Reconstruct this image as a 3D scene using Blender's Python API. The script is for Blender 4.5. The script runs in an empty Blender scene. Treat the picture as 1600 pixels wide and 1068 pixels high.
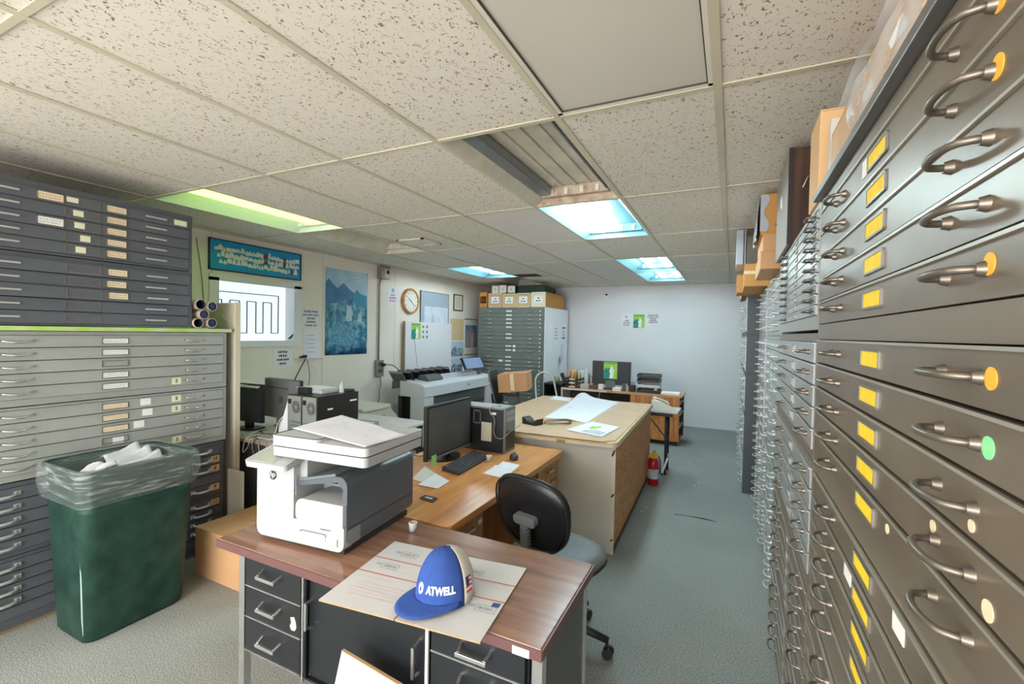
import bpy, bmesh, math, random
from mathutils import Vector, Matrix, Euler
random.seed(7)
S = bpy.context.scene
COL = S.collection
PI = math.pi

# ---------------------------------------------------------------- camera
F_PX, YAW, PITCH, ROLL = 712.24, -0.44843, -0.02090, 0.01979
CAM = Vector((0.06902, -0.58818, 1.588))
CEIL = 2.4857
_f = Vector((math.sin(YAW)*math.cos(PITCH), math.cos(YAW)*math.cos(PITCH), math.sin(PITCH)))
_r = Vector((math.cos(YAW), -math.sin(YAW), 0))
_u = _r.cross(_f)
_r2 = math.cos(ROLL)*_r + math.sin(ROLL)*_u
_u2 = -math.sin(ROLL)*_r + math.cos(ROLL)*_u
cd = bpy.data.cameras.new('camera'); cam = bpy.data.objects.new('camera', cd); COL.objects.link(cam)
cd.sensor_width = 36; cd.lens = F_PX/1600*36; cd.clip_start = 0.02
M = Matrix((_r2, _u2, -_f)).transposed().to_4x4(); M.translation = CAM
cam.matrix_world = M
S.camera = cam

# ---------------------------------------------------------------- world, exposure, added fill light
S.view_settings.view_transform = 'Standard'; S.view_settings.look = 'None'
S.view_settings.gamma = 1; S.view_settings.use_curve_mapping = False
S.view_settings.exposure = 1.08
W = bpy.data.worlds.new('world'); S.world = W; W.use_nodes = True
W.node_tree.nodes['Background'].inputs[0].default_value = (0.86, 0.93, 1.0, 1)
W.node_tree.nodes['Background'].inputs[1].default_value = 1.6
def area(name, loc, rot, sx, sy, power, col):
    l = bpy.data.lights.new(name, 'AREA'); l.shape = 'RECTANGLE'; l.size = sx; l.size_y = sy
    l.energy = power; l.color = col
    o = bpy.data.objects.new(name, l); COL.objects.link(o); o.location = loc; o.rotation_euler = rot
    return o
# added fill light in an invented, unseen doorway behind the camera (opening built below)
area('added_doorway_fill', (-1.3, -3.28, 1.15), (math.radians(90), 0, 0), 3.9, 2.2, 88, (1.0, 0.97, 0.94))

# ---------------------------------------------------------------- pixel -> point helpers (a pixel of the 1600x1068 frame gives a direction)
def ray(px, py): return _f + (px-800)/F_PX*_r2 - (py-534)/F_PX*_u2
def atx(px, py, x): d = ray(px, py); return CAM + d*((x-CAM.x)/d.x)
def aty(px, py, y): d = ray(px, py); return CAM + d*((y-CAM.y)/d.y)
def atz(px, py, z): d = ray(px, py); return CAM + d*((z-CAM.z)/d.z)

# ---------------------------------------------------------------- materials
def lin(v):
    v /= 255.0
    return v/12.92 if v <= 0.04045 else ((v+0.055)/1.055)**2.4
def C(r, g, b): return (lin(r), lin(g), lin(b), 1)
MATS = {}
def mat(name, col, rough=0.5, metal=0.0, spec=0.5, var=0.0, vscale=6.0, bump=0.0, bscale=80.0, col2=None, emit=None, estr=0, trans=0, alpha=1, coat=0, vdet=4):
    if name in MATS: return MATS[name]
    m = bpy.data.materials.new(name); m.use_nodes = True; MATS[name] = m
    nt = m.node_tree; b = nt.nodes['Principled BSDF']
    b.inputs['Base Color'].default_value = col
    b.inputs['Roughness'].default_value = rough; b.inputs['Metallic'].default_value = metal
    b.inputs['Specular IOR Level'].default_value = spec
    b.inputs['Transmission Weight'].default_value = trans; b.inputs['Alpha'].default_value = alpha
    b.inputs['Coat Weight'].default_value = coat
    if emit: b.inputs['Emission Color'].default_value = emit; b.inputs['Emission Strength'].default_value = estr
    if var or col2:
        g = nt.nodes.new('ShaderNodeNewGeometry'); n = nt.nodes.new('ShaderNodeTexNoise')
        n.inputs['Scale'].default_value = vscale; n.inputs['Detail'].default_value = vdet
        nt.links.new(g.outputs['Position'], n.inputs['Vector'])
        r = nt.nodes.new('ShaderNodeValToRGB')
        r.color_ramp.elements[0].position = 0.35; r.color_ramp.elements[1].position = 0.65
        if col2: r.color_ramp.elements[0].color = col; r.color_ramp.elements[1].color = col2
        else:
            r.color_ramp.elements[0].color = tuple(max(0, c*(1-var)) for c in col[:3])+(1,)
            r.color_ramp.elements[1].color = tuple(min(1, c*(1+var)) for c in col[:3])+(1,)
        nt.links.new(n.outputs['Fac'], r.inputs[0]); nt.links.new(r.outputs[0], b.inputs['Base Color'])
    if bump:
        g2 = nt.nodes.new('ShaderNodeNewGeometry'); n2 = nt.nodes.new('ShaderNodeTexNoise'); n2.inputs['Scale'].default_value = bscale
        bp = nt.nodes.new('ShaderNodeBump'); bp.inputs['Strength'].default_value = bump; bp.inputs['Distance'].default_value = 0.01
        nt.links.new(g2.outputs['Position'], n2.inputs['Vector']); nt.links.new(n2.outputs['Fac'], bp.inputs['Height']); nt.links.new(bp.outputs[0], b.inputs['Normal'])
    return m
def streak(name, c1, c2, scale, rough=0.45, lo=0.4, hi=0.6, det=6, dist=0.0, coat=0, c3=None, third=0.7, spec=0.5):
    """grain: noise stretched along one axis (scale is a 3-vector on world position)"""
    if name in MATS: return MATS[name]
    m = bpy.data.materials.new(name); m.use_nodes = True; MATS[name] = m
    nt = m.node_tree; b = nt.nodes['Principled BSDF']; b.inputs['Roughness'].default_value = rough; b.inputs['Coat Weight'].default_value = coat
    b.inputs['Specular IOR Level'].default_value = spec
    g = nt.nodes.new('ShaderNodeNewGeometry'); mp = nt.nodes.new('ShaderNodeMapping'); mp.inputs['Scale'].default_value = scale
    n = nt.nodes.new('ShaderNodeTexNoise'); n.inputs['Scale'].default_value = 1; n.inputs['Detail'].default_value = det; n.inputs['Distortion'].default_value = dist
    r = nt.nodes.new('ShaderNodeValToRGB'); e = r.color_ramp.elements
    e[0].position = lo; e[1].position = hi; e[0].color = c1; e[1].color = c2
    if c3: x = e.new(third); x.color = c3
    nt.links.new(g.outputs['Position'], mp.inputs[0]); nt.links.new(mp.outputs[0], n.inputs['Vector']); nt.links.new(n.outputs['Fac'], r.inputs[0]); nt.links.new(r.outputs[0], b.inputs['Base Color'])
    return m

# ---------------------------------------------------------------- mesh helpers
class MB:
    """collects shapes; build() links them as one mesh object"""
    def __init__(s): s.v = []; s.f = []; s.m = []; s.sm = []
    def add(s, vs, fs, mi=0, smooth=False, T=None):
        o = len(s.v)
        for p in vs:
            p = Vector(p)
            s.v.append(T @ p if T is not None else p)
        for f in fs: s.f.append([o+i for i in f]); s.m.append(mi); s.sm.append(smooth)
        return s
    def box(s, lo, hi, mi=0, T=None):
        x0, y0, z0 = lo; x1, y1, z1 = hi
        return s.add([(x0,y0,z0),(x1,y0,z0),(x1,y1,z0),(x0,y1,z0),(x0,y0,z1),(x1,y0,z1),(x1,y1,z1),(x0,y1,z1)],
                     [(3,2,1,0),(4,5,6,7),(0,1,5,4),(1,2,6,5),(2,3,7,6),(3,0,4,7)], mi, False, T)
    def bar(s, a, b, w, h, mi=0):
        """rectangular bar between two points"""
        a = Vector(a); b = Vector(b); d = b-a; L = d.length
        q = d.to_track_quat('Z', 'Y').to_matrix().to_4x4(); q.translation = a
        return s.box((-w/2, -h/2, 0), (w/2, h/2, L), mi, q)
    def cyl(s, a, b, r, r2=None, n=12, mi=0, smooth=True, caps=True):
        a = Vector(a); b = Vector(b); d = b-a
        r2 = r if r2 is None else r2
        q = d.to_track_quat('Z', 'Y').to_matrix().to_4x4(); q.translation = a
        vs = []; L = d.length
        for i in range(n):
            t = 2*PI*i/n; vs.append((r*math.cos(t), r*math.sin(t), 0))
        for i in range(n):
            t = 2*PI*i/n; vs.append((r2*math.cos(t), r2*math.sin(t), L))
        s.add(vs, [(i, (i+1) % n, n+(i+1) % n, n+i) for i in range(n)], mi, smooth, q)
        if caps:
            s.add(vs, [tuple(range(n))[::-1], tuple(range(n, 2*n))], mi, False, q)
        return s
    def tube(s, pts, r, n=8, mi=0, closed=False):
        pts = [Vector(p) for p in pts]; k = len(pts); rings = []
        up = None
        for i, p in enumerate(pts):
            if closed: d = pts[(i+1) % k]-pts[i-1]
            else: d = (pts[min(i+1, k-1)]-pts[max(i-1, 0)])
            d.normalize()
            if up is None: up = Vector((0,0,1)) if abs(d.z) < 0.9 else Vector((1,0,0))
            sd = d.cross(up)
            if sd.length < 1e-6: sd = d.orthogonal()
            sd.normalize(); up = sd.cross(d).normalized()
            rr = r[i] if isinstance(r, (list, tuple)) else r
            rings.append([p+sd*rr*math.cos(2*PI*j/n)+up*rr*math.sin(2*PI*j/n) for j in range(n)])
        vs = [v for ring in rings for v in ring]; fs = []
        for i in range(k if closed else k-1):
            a = i*n; b = ((i+1) % k)*n
            for j in range(n): fs.append((a+j, a+(j+1) % n, b+(j+1) % n, b+j))
        if not closed: fs += [tuple(range(n))[::-1], tuple(range((k-1)*n, k*n))]
        return s.add(vs, fs, mi, True)
    def prism(s, poly, a, b, axis='y', mi=0, T=None, smooth=False):
        """polygon in the two other axes, extruded a..b along axis"""
        n = len(poly)
        def P(u, w, t): return {'x': (t, u, w), 'y': (u, t, w), 'z': (u, w, t)}[axis]
        vs = [P(u, w, a) for u, w in poly]+[P(u, w, b) for u, w in poly]
        s.add(vs, [(i, (i+1) % n, n+(i+1) % n, n+i) for i in range(n)], mi, smooth, T)
        return s.add(vs, [tuple(range(n))[::-1], tuple(range(n, 2*n))], mi, False, T)
    def lathe(s, prof, n=20, mi=0, T=None, smooth=True, cap=True):
        vs = []; fs = []
        for r, z in prof:
            for j in range(n): vs.append((r*math.cos(2*PI*j/n), r*math.sin(2*PI*j/n), z))
        for i in range(len(prof)-1):
            for j in range(n): fs.append((i*n+j, i*n+(j+1) % n, (i+1)*n+(j+1) % n, (i+1)*n+j))
        s.add(vs, fs, mi, smooth, T)
        if cap: s.add(vs, [tuple(range(n))[::-1], tuple(range((len(prof)-1)*n, len(prof)*n))], mi, False, T)
        return s
    def loft(s, rings, mi=0, smooth=True, caps=True, T=None):
        n = len(rings[0]); vs = [p for r in rings for p in r]; fs = []
        for i in range(len(rings)-1):
            for j in range(n): fs.append((i*n+j, i*n+(j+1) % n, (i+1)*n+(j+1) % n, (i+1)*n+j))
        s.add(vs, fs, mi, smooth, T)
        if caps: s.add(vs, [tuple(range(n))[::-1], tuple(range((len(rings)-1)*n, len(rings)*n))], mi, False, T)
        return s
    def grid(s, fn, nu, nv, mi=0, smooth=True, T=None):
        vs = [fn(i/nu, j/nv) for j in range(nv+1) for i in range(nu+1)]
        return s.add(vs, [(j*(nu+1)+i, j*(nu+1)+i+1, (j+1)*(nu+1)+i+1, (j+1)*(nu+1)+i) for j in range(nv) for i in range(nu)], mi, smooth, T)
    def mesh(s, name, mats):
        me = bpy.data.meshes.new(name); me.from_pydata([tuple(v) for v in s.v], [], s.f)
        for m in (mats if isinstance(mats, (list, tuple)) else [mats]): me.materials.append(m)
        me.polygons.foreach_set('material_index', s.m); me.polygons.foreach_set('use_smooth', s.sm)
        bm = bmesh.new(); bm.from_mesh(me); bmesh.ops.recalc_face_normals(bm, faces=bm.faces); bm.to_mesh(me); bm.free()
        me.update(); return me
    def build(s, name, mats, parent=None, bevel=0, solid=0, sub=0):
        o = put(name, s.mesh(name, mats), parent)
        if solid: md = o.modifiers.new('solid', 'SOLIDIFY'); md.thickness = solid; md.offset = 0
        if sub: md = o.modifiers.new('sub', 'SUBSURF'); md.levels = md.render_levels = sub
        if bevel:
            md = o.modifiers.new('bevel', 'BEVEL'); md.width = bevel; md.segments = 2; md.limit_method = 'ANGLE'; md.angle_limit = math.radians(40)
        return o
def put(name, me, parent=None, loc=None, rot=None):
    o = bpy.data.objects.new(name, me); COL.objects.link(o)
    if parent is not None: o.parent = parent
    if loc is not None: o.location = loc
    if rot is not None: o.rotation_euler = rot
    return o
def tag(o, label, cat, group=None):
    o['label'] = label; o['category'] = cat
    if group: o['group'] = group
    return o
def thing(name, label, cat, loc=(0,0,0), rotz=0, group=None):
    o = bpy.data.objects.new(name, None); COL.objects.link(o); o.location = loc; o.rotation_euler = (0,0,rotz)
    o.empty_display_size = 0.1
    return tag(o, label, cat, group)
def struct(o):
    o['kind'] = 'structure'; return o
def part(name, me_or_mb, mats, parent, **k): return me_or_mb.build(name, mats, parent, **k)
def box(name, lo, hi, m, parent=None, bevel=0): return MB().box(lo, hi).build(name, m, parent, bevel=bevel)
def rot(ax, deg): return Matrix.Rotation(math.radians(deg), 4, ax)
def tr(x, y, z): return Matrix.Translation((x, y, z))
FONT = None
def text_mesh(s, size, m, extrude=0.0006, align='CENTER', bold=0.0):
    """lettering turned into a mesh lying in the xz plane, facing -y"""
    cu = bpy.data.curves.new('lettering', 'FONT'); cu.body = s; cu.size = size; cu.extrude = extrude; cu.align_x = align; cu.align_y = 'CENTER'
    cu.resolution_u = 2; cu.offset = bold
    t = bpy.data.objects.new('tmp_lettering', cu); COL.objects.link(t)
    dg = bpy.context.evaluated_depsgraph_get(); me = bpy.data.meshes.new_from_object(t.evaluated_get(dg))
    bpy.data.objects.remove(t); bpy.data.curves.remove(cu)
    me.transform(Matrix.Rotation(PI/2, 4, 'X')); me.materials.clear(); me.materials.append(m)
    return me
# ================================================================ the room
XL, XR, YF, YB = -4.38, 1.42, 7.95, -3.3
m_wall = mat('wall_paint_cream', C(236,228,216), 0.7, var=0.03, vscale=1.5)
m_wallf = mat('wall_paint_white', C(226,227,230), 0.75, var=0.02, vscale=1.2)
m_base = mat('baseboard_vinyl', C(200,202,200), 0.6)
m_joint = mat('panel_joint', C(120,105,80), 0.8)
# floor: carpet
def carpet():
    m = bpy.data.materials.new('carpet'); m.use_nodes = True; nt = m.node_tree; b = nt.nodes['Principled BSDF']
    b.inputs['Roughness'].default_value = 0.95; b.inputs['Specular IOR Level'].default_value = 0.1
    g = nt.nodes.new('ShaderNodeNewGeometry')
    n = nt.nodes.new('ShaderNodeTexNoise'); n.inputs['Scale'].default_value = 190; n.inputs['Detail'].default_value = 1.5
    n2 = nt.nodes.new('ShaderNodeTexNoise'); n2.inputs['Scale'].default_value = 1.3; n2.inputs['Detail'].default_value = 5
    r = nt.nodes.new('ShaderNodeValToRGB'); e = r.color_ramp.elements
    e[0].position = 0.36; e[1].position = 0.64; e[0].color = C(116,119,116); e[1].color = C(186,188,184)
    r2 = nt.nodes.new('ShaderNodeValToRGB'); q = r2.color_ramp.elements
    q[0].position = 0.35; q[1].position = 0.7; q[0].color = (0.86,0.87,0.86,1); q[1].color = (1,1,0.99,1)
    mx = nt.nodes.new('ShaderNodeMix'); mx.data_type = 'RGBA'; mx.blend_type = 'MULTIPLY'; mx.inputs[0].default_value = 1
    for a in (n, n2): nt.links.new(g.outputs['Position'], a.inputs['Vector'])
    nt.links.new(n.outputs['Fac'], r.inputs[0]); nt.links.new(n2.outputs['Fac'], r2.inputs[0])
    nt.links.new(r.outputs[0], mx.inputs[6]); nt.links.new(r2.outputs[0], mx.inputs[7]); nt.links.new(mx.outputs[2], b.inputs['Base Color'])
    bp = nt.nodes.new('ShaderNodeBump'); bp.inputs['Strength'].default_value = 0.3; bp.inputs['Distance'].default_value = 0.004
    nt.links.new(n.outputs['Fac'], bp.inputs['Height']); nt.links.new(bp.outputs[0], b.inputs['Normal'])
    return m
m_carpet = carpet()
floor = struct(box('floor', (XL-0.1, YB-2.5, -0.08), (XR+0.1, YF+0.1, 0), m_carpet))
# torn seam in the carpet
m_dark = mat('dark_gap', C(28,28,27), 0.9)
p = [atz(1053,803,0.0), atz(1075,806,0.0), atz(1098,810,0.0), atz(1119,815,0.0)]
mb = MB(); w = [0.008, 0.006, 0.014, 0.006]
vs = [(q.x, q.y-a, 0.0015) for q, a in zip(p, w)]+[(q.x, q.y+a, 0.0015) for q, a in zip(p, w)]
mb.add(vs, [(i, i+1, i+5, i+4) for i in range(3)]); mb.build('carpet_tear', m_dark, floor)
m_lint = mat('lint', C(205,206,200), 0.9)
for px, py in ((1010,792),(1003,798),(1092,754),(1085,758),(1078,722),(1092,720)):
    q = atz(px, py, 0); MB().cyl((q.x,q.y,0),(q.x,q.y,0.002),0.012,0.006,7).build('lint_speck', m_lint, floor)

# left wall: sheet panels 1.3 m wide with a dark joint between them, window hole in the second
WIN = (2.10, 3.03, 1.42, 2.06)     # y0, y1, z0, z1 hole in the left wall
wall_left = struct(MB().box((XL-0.14, YB, 0), (XL-0.016, WIN[0], CEIL+0.2)).box((XL-0.14, WIN[1], 0), (XL-0.016, YF, CEIL+0.2))
    .box((XL-0.14, WIN[0], 0), (XL-0.016, WIN[1], WIN[2])).box((XL-0.14, WIN[0], WIN[3]), (XL-0.016, WIN[1], CEIL+0.2)).build('wall_left', m_joint))
ys = [YB, -1.83, -0.53, 0.77, 2.07, 3.376, 4.68, 5.98, 7.28, YF]
for i in range(len(ys)-1):
    a, b = ys[i]+0.003, ys[i+1]-0.003
    mb = MB()
    if a < WIN[1] and b > WIN[0]:
        if WIN[0] > a: mb.box((XL-0.016, a, 0), (XL, WIN[0], CEIL+0.2))
        mb.box((XL-0.016, WIN[1], 0), (XL, b, CEIL+0.2)); mb.box((XL-0.016, max(a, WIN[0]), 0), (XL, WIN[1], WIN[2])); mb.box((XL-0.016, max(a, WIN[0]), WIN[3]), (XL, WIN[1], CEIL+0.2))
    else: mb.box((XL-0.016, a, 0), (XL, b, CEIL+0.2))
    mb.build('wall_panel', m_wall, wall_left)
wall_far = struct(box('wall_far', (XL-0.14, YF, 0), (XR+0.14, YF+0.12, CEIL+0.2), m_wallf))
wall_right = struct(box('wall_right', (XR, YB, 0), (XR+0.12, YF, CEIL+0.2), m_wall))
wall_back = struct(MB().box((XL-0.14, YB-0.12, 0), (-3.3, YB, CEIL+0.2)).box((0.7, YB-0.12, 0), (XR+0.14, YB, CEIL+0.2)).box((-3.3, YB-0.12, 2.3), (0.7, YB, CEIL+0.2)).build('wall_back', m_wall))  # opening invented for the fill light; the wall is out of view
struct(MB().box((XL, YF-0.012, 0), (XR, YF, 0.012)).build('baseboard_far', m_base))

# ---------------------------------------------------------------- ceiling: 2 x 4 ft tiles on a bar grid
def tile_mat():
    m = bpy.data.materials.new('ceiling_tile'); m.use_nodes = True; nt = m.node_tree; b = nt.nodes['Principled BSDF']
    b.inputs['Roughness'].default_value = 0.9; b.inputs['Specular IOR Level'].default_value = 0.15
    g = nt.nodes.new('ShaderNodeNewGeometry')
    n = nt.nodes.new('ShaderNodeTexNoise'); n.inputs['Scale'].default_value = 85; n.inputs['Detail'].default_value = 2.2; n.inputs['Distortion'].default_value = 1.2
    mp = nt.nodes.new('ShaderNodeMapping'); mp.inputs['Scale'].default_value = (1.0, 0.72, 1.0)
    r = nt.nodes.new('ShaderNodeValToRGB'); e = r.color_ramp.elements
    e[0].position = 0.345; e[1].position = 0.385; e[0].color = C(140,122,96); e[1].color = C(232,225,212)
    nt.links.new(g.outputs['Position'], mp.inputs[0]); nt.links.new(mp.outputs[0], n.inputs['Vector'])
    nt.links.new(n.outputs['Fac'], r.inputs[0]); nt.links.new(r.outputs[0], b.inputs['Base Color'])
    bp = nt.nodes.new('ShaderNodeBump'); bp.inputs['Strength'].default_value = 0.25; bp.inputs['Distance'].default_value = 0.005
    nt.links.new(r.outputs[0], bp.inputs['Height']); nt.links.new(bp.outputs[0], b.inputs['Normal'])
    return m
m_tile = tile_mat()
m_plain = mat('ceiling_tile_plain', C(226,220,214), 0.9, var=0.02, vscale=2)
PLAIN = {(-3,2),(-3,3),(-4,3),(-5,3),(-3,4)}
m_bar = mat('ceiling_grid_bar', C(208,200,176), 0.5, var=0.06, vscale=3)
ceiling = struct(box('ceiling', (XL-0.1, YB-0.1, CEIL+0.17), (XR+0.1, YF+0.1, CEIL+0.25), m_wallf))
TX, TY = 0.61, 1.22
FIX = {(-6,1):'green', (-6,2):'dead', (-6,4):'lit', (-6,5):'dead2', (-1,0):'panel', (-2,1):'open', (-2,2):'lit', (-2,4):'lit', (-2,5):'lit', (-1,-2):'panel', (-5,-2):'lit', (-3,-2):'lit', (-6,-1):'lit'}  # lit entries in negative rows are unseen lights added as fill
VENT = {(-5,2), (-4,4)}
cache = {}
for ci in range(-8, 3):
    for rj in range(-3, 7):
        x0, x1 = max(ci*TX, XL), min((ci+1)*TX, XR); y0, y1 = max(rj*TY, YB), min((rj+1)*TY, YF)
        if x1-x0 < 0.03 or y1-y0 < 0.03 or (ci, rj) in FIX: continue
        k = (round(x1-x0, 3), round(y1-y0, 3), (ci, rj) in PLAIN)
        if k not in cache:
            cache[k] = MB().box((-k[0]/2+0.004, -k[1]/2+0.004, 0), (k[0]/2-0.004, k[1]/2-0.004, 0.016)).mesh('ceiling_tile', m_plain if k[2] else m_tile)
        put('ceiling_tile', cache[k], ceiling, ((x0+x1)/2, (y0+y1)/2, CEIL+0.004+random.uniform(0, 0.003)), (random.uniform(-.002,.002), random.uniform(-.003,.003), 0))
mbar = {}
for ci in range(-7, 3):
    x = ci*TX
    if not (XL < x < XR): continue
    w = 0.03 if ci in (0,) else 0.024
    MB().box((x-w/2, YB, CEIL-0.001), (x+w/2, YF, CEIL+0.004)).box((x-0.003, YB, CEIL+0.004), (x+0.003, YF, CEIL+0.04)).build('grid_bar', m_bar, ceiling)
for rj in range(-2, 7):
    y = rj*TY
    MB().box((XL, y-0.011, CEIL-0.0005), (XR, y+0.011, CEIL+0.0045)).build('grid_bar', m_bar, ceiling)
MB().box((XL, YB, CEIL-0.001), (XL+0.02, YF, CEIL+0.004)).build('wall_angle', m_bar, ceiling)
MB().box((XL, YF-0.02, CEIL-0.001), (XR, YF, CEIL+0.004)).build('wall_angle', m_bar, ceiling)

# ---------------------------------------------------------------- ceiling lights
m_house = mat('light_housing_enamel', C(238,240,238), 0.35)
m_house_c = mat('light_housing_painted_glow', C(96,142,152), 0.4)  # cyan glow of the lit housings put into a darker base colour
m_house_old = mat('light_housing_aged', C(214,208,190), 0.4, var=0.1, vscale=5)
m_refl = mat('light_side_reflector', C(150,156,160), 0.25, metal=0.6)
m_sock = mat('lamp_socket', C(225,222,212), 0.5)
m_rust = mat('rusty_paint', C(208,198,176), 0.7, col2=C(176,146,126), vscale=16)
def tube_mat(n, col, s): return mat(n, col, 0.4, emit=col, estr=s)
m_tube = tube_mat('fluorescent_tube_cool', (0.84, 0.965, 1.0, 1), 23)
m_tubeg = tube_mat('fluorescent_tube_green', (0.52, 1.0, 0.12, 1), 2.6)
m_tubew = tube_mat('rear_fill_tube_white', (1.0, 0.95, 0.88, 1), 19)  # tubes of the added, unseen fill lights behind the camera
m_tubes = tube_mat('fluorescent_tube_bright', (0.80, 0.96, 1.0, 1), 46)
m_tubeoff = mat('fluorescent_tube_off', C(225,228,225), 0.3)
m_diff = mat('light_diffuser_panel', C(214,208,196), 0.35, spec=0.4)
LBL = {'green': 'lit ceiling light glowing yellow-green above the dark drawer cabinet', 'dead': 'unlit open ceiling light beyond the green lit one along the left wall',
       'dead2': 'unlit stained ceiling light above the boxes on the far drawer stack', 'panel': 'ceiling light with flat white diffuser panel in black edging',
       'open': 'unlit open ceiling light with rusty end plate and no tubes'}
def ceiling_light(ci, rj, kind, label):
    x0, y0 = ci*TX+0.012, rj*TY+0.012; w, l = TX-0.024, TY-0.024
    t = thing('ceiling_light', label, 'ceiling light', (x0+w/2, y0+l/2, CEIL), 0, 'recessed ceiling lights')
    hw, hl, h = w/2, l/2, 0.115
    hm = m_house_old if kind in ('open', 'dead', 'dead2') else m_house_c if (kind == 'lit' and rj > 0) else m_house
    if kind == 'panel':
        MB().box((-hw, -hl, 0.01), (hw, hl, 0.016)).build('diffuser', m_diff, t)
        mk = mat('light_frame_white', C(226,222,208), 0.4); md = mat('light_frame_edge', C(70,66,58), 0.5)
        f = MB()
        for a, b in (((-hw,-hl),(hw,-hl+0.018)), ((-hw,hl-0.018),(hw,hl)), ((-hw,-hl),(-hw+0.018,hl)), ((hw-0.018,-hl),(hw,hl))): f.box((*a,0.002),(*b,0.010))
        f.build('frame', mk, t)
        g = MB(); e = 0.018
        for a, b in (((-hw+e,-hl+e),(hw-e,-hl+e+0.004)), ((-hw+e,hl-e-0.004),(hw-e,hl-e)), ((-hw+e,-hl+e),(-hw+e+0.004,hl-e)), ((hw-e-0.004,-hl+e),(hw-e,hl-e))): g.box((*a,0.003),(*b,0.0105))
        g.build('edging', md, t)
        return t
    # trough: sloped sides, flat top
    pf = [(-hw,0),(-hw+0.012,0.012),(-hw+0.055,0.06),(-hw+0.10,h),(hw-0.10,h),(hw-0.055,0.06),(hw-0.012,0.012),(hw,0)]
    mb = MB(); n = len(pf)
    mb.add([(x, -hl, z) for x, z in pf]+[(x, hl, z) for x, z in pf], [(i, i+1, n+i+1, n+i) for i in range(n-1)], 0)
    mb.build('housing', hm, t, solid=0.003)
    for s in (-1, 1):
        ep = MB(); yy = s*hl
        prof = [(-hw,0.0),(hw,0.0),(hw-0.03,h),(-hw+0.03,h)]
        ep.prism(prof, yy-0.004 if s > 0 else yy, yy if s > 0 else yy+0.004, 'y')
        ep.box((-hw+0.06, yy-s*0.05 if s > 0 else yy, 0.045), (hw-0.06, yy if s > 0 else yy+0.05, h-0.004))
        ep.build('end_plate', m_rust if (kind in ('open',) and s > 0) else hm, t)
    xs = (-0.16, -0.055, 0.055, 0.16)
    for x in xs:
        for s in (-1, 1):
            MB().box((x-0.012, s*(hl-0.056)-0.006, 0.05), (x+0.012, s*(hl-0.056)+0.006, 0.092)).build('socket', m_sock, t)
    if kind == 'open':
        MB().box((-hw+0.05,-hl+0.01,0.052),(-hw+0.13,hl-0.06,0.058)).box((-hw+0.13,-hl+0.01,0.058),(-hw+0.134,hl-0.06,0.1)).build('side_reflector', m_refl, t)
        for k in range(3): MB().box((-0.10+k*0.1,-hl+0.02,h-0.012),(-0.08+k*0.1,hl-0.06,h-0.004)).build('rib', hm, t)
        MB().box((hw-0.07,-hl+0.01,0.05),(hw-0.062,hl-0.06,h)).build('side_reflector', m_refl, t)
    on = {'lit': (-0.16, -0.055), 'green': (-0.055, 0.055)}.get(kind, ())
    if kind == 'lit' and rj >= 4: on = (-0.055, 0.16)
    for x in on:
        MB().cyl((x, -hl+0.06, 0.062), (x, hl-0.06, 0.062), 0.0165, n=10).build('tube', m_tubeg if kind == 'green' else (m_tubes if rj == 2 else m_tube) if rj > 0 else m_tubew, t)
    return t
LIT = {(-6,4): 'lit ceiling light above the clock and framed map', (-2,2): 'cyan-white lit ceiling light next to the rusty open one', (-2,4): 'cool white lit ceiling light above the big worktable, nearer of the far pair',
       (-2,5): 'cool white lit ceiling light nearest the far wall', (-5,-2): 'added fill ceiling light behind the camera, left one', (-3,-2): 'added fill ceiling light behind the camera, right one', (-6,-1): 'added fill ceiling light behind the camera above the left drawer stack'}
for (ci, rj), k in FIX.items():
    lb = LIT.get((ci, rj)) or (LBL[k] if (ci, rj) != (-1,-2) else 'flat diffuser ceiling light behind the camera')
    ceiling_light(ci, rj, k, lb)
m_ventw = mat('vent_enamel', C(226,220,206), 0.5); m_ventd = mat('vent_dark', C(70,62,48), 0.7)
def vent(cx, cy, sx, sy, label, dark):
    t = thing('air_vent', label, 'air vent', (cx, cy, CEIL-0.001), 0, 'ceiling air vents')
    fr = MB()
    for a, b in (((-sx,-sy),(sx,-sy+0.025)), ((-sx,sy-0.025),(sx,sy)), ((-sx,-sy),(-sx+0.025,sy)), ((sx-0.025,-sy),(sx,sy))): fr.box((*a,-0.008),(*b,0.004))
    fr.build('frame', m_ventd if dark else m_ventw, t)
    MB().box((-sx+0.02,-sy+0.02,0.0),(sx-0.02,sy-0.02,0.003)).build('backing', m_ventd, t)
    n = 7
    for k in range(n):
        x = -sx+0.04+(2*sx-0.08)*k/(n-1)
        MB().box((-0.002,-sy+0.025,-0.007),(0.002,sy-0.025,0.007), 0, tr(x,0,-0.004) @ rot('Y', 40)).build('slat', m_ventd if dark else m_ventw, t)
v = atz(655, 378, CEIL); vent(v.x, v.y, 0.16, 0.16, 'square cream air vent in the ceiling above the left wall', False)
v = atz(825, 430, CEIL); vent(v.x, v.y, 0.18, 0.12, 'small dark air vent in the ceiling near the far drawer stack', True)
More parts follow.
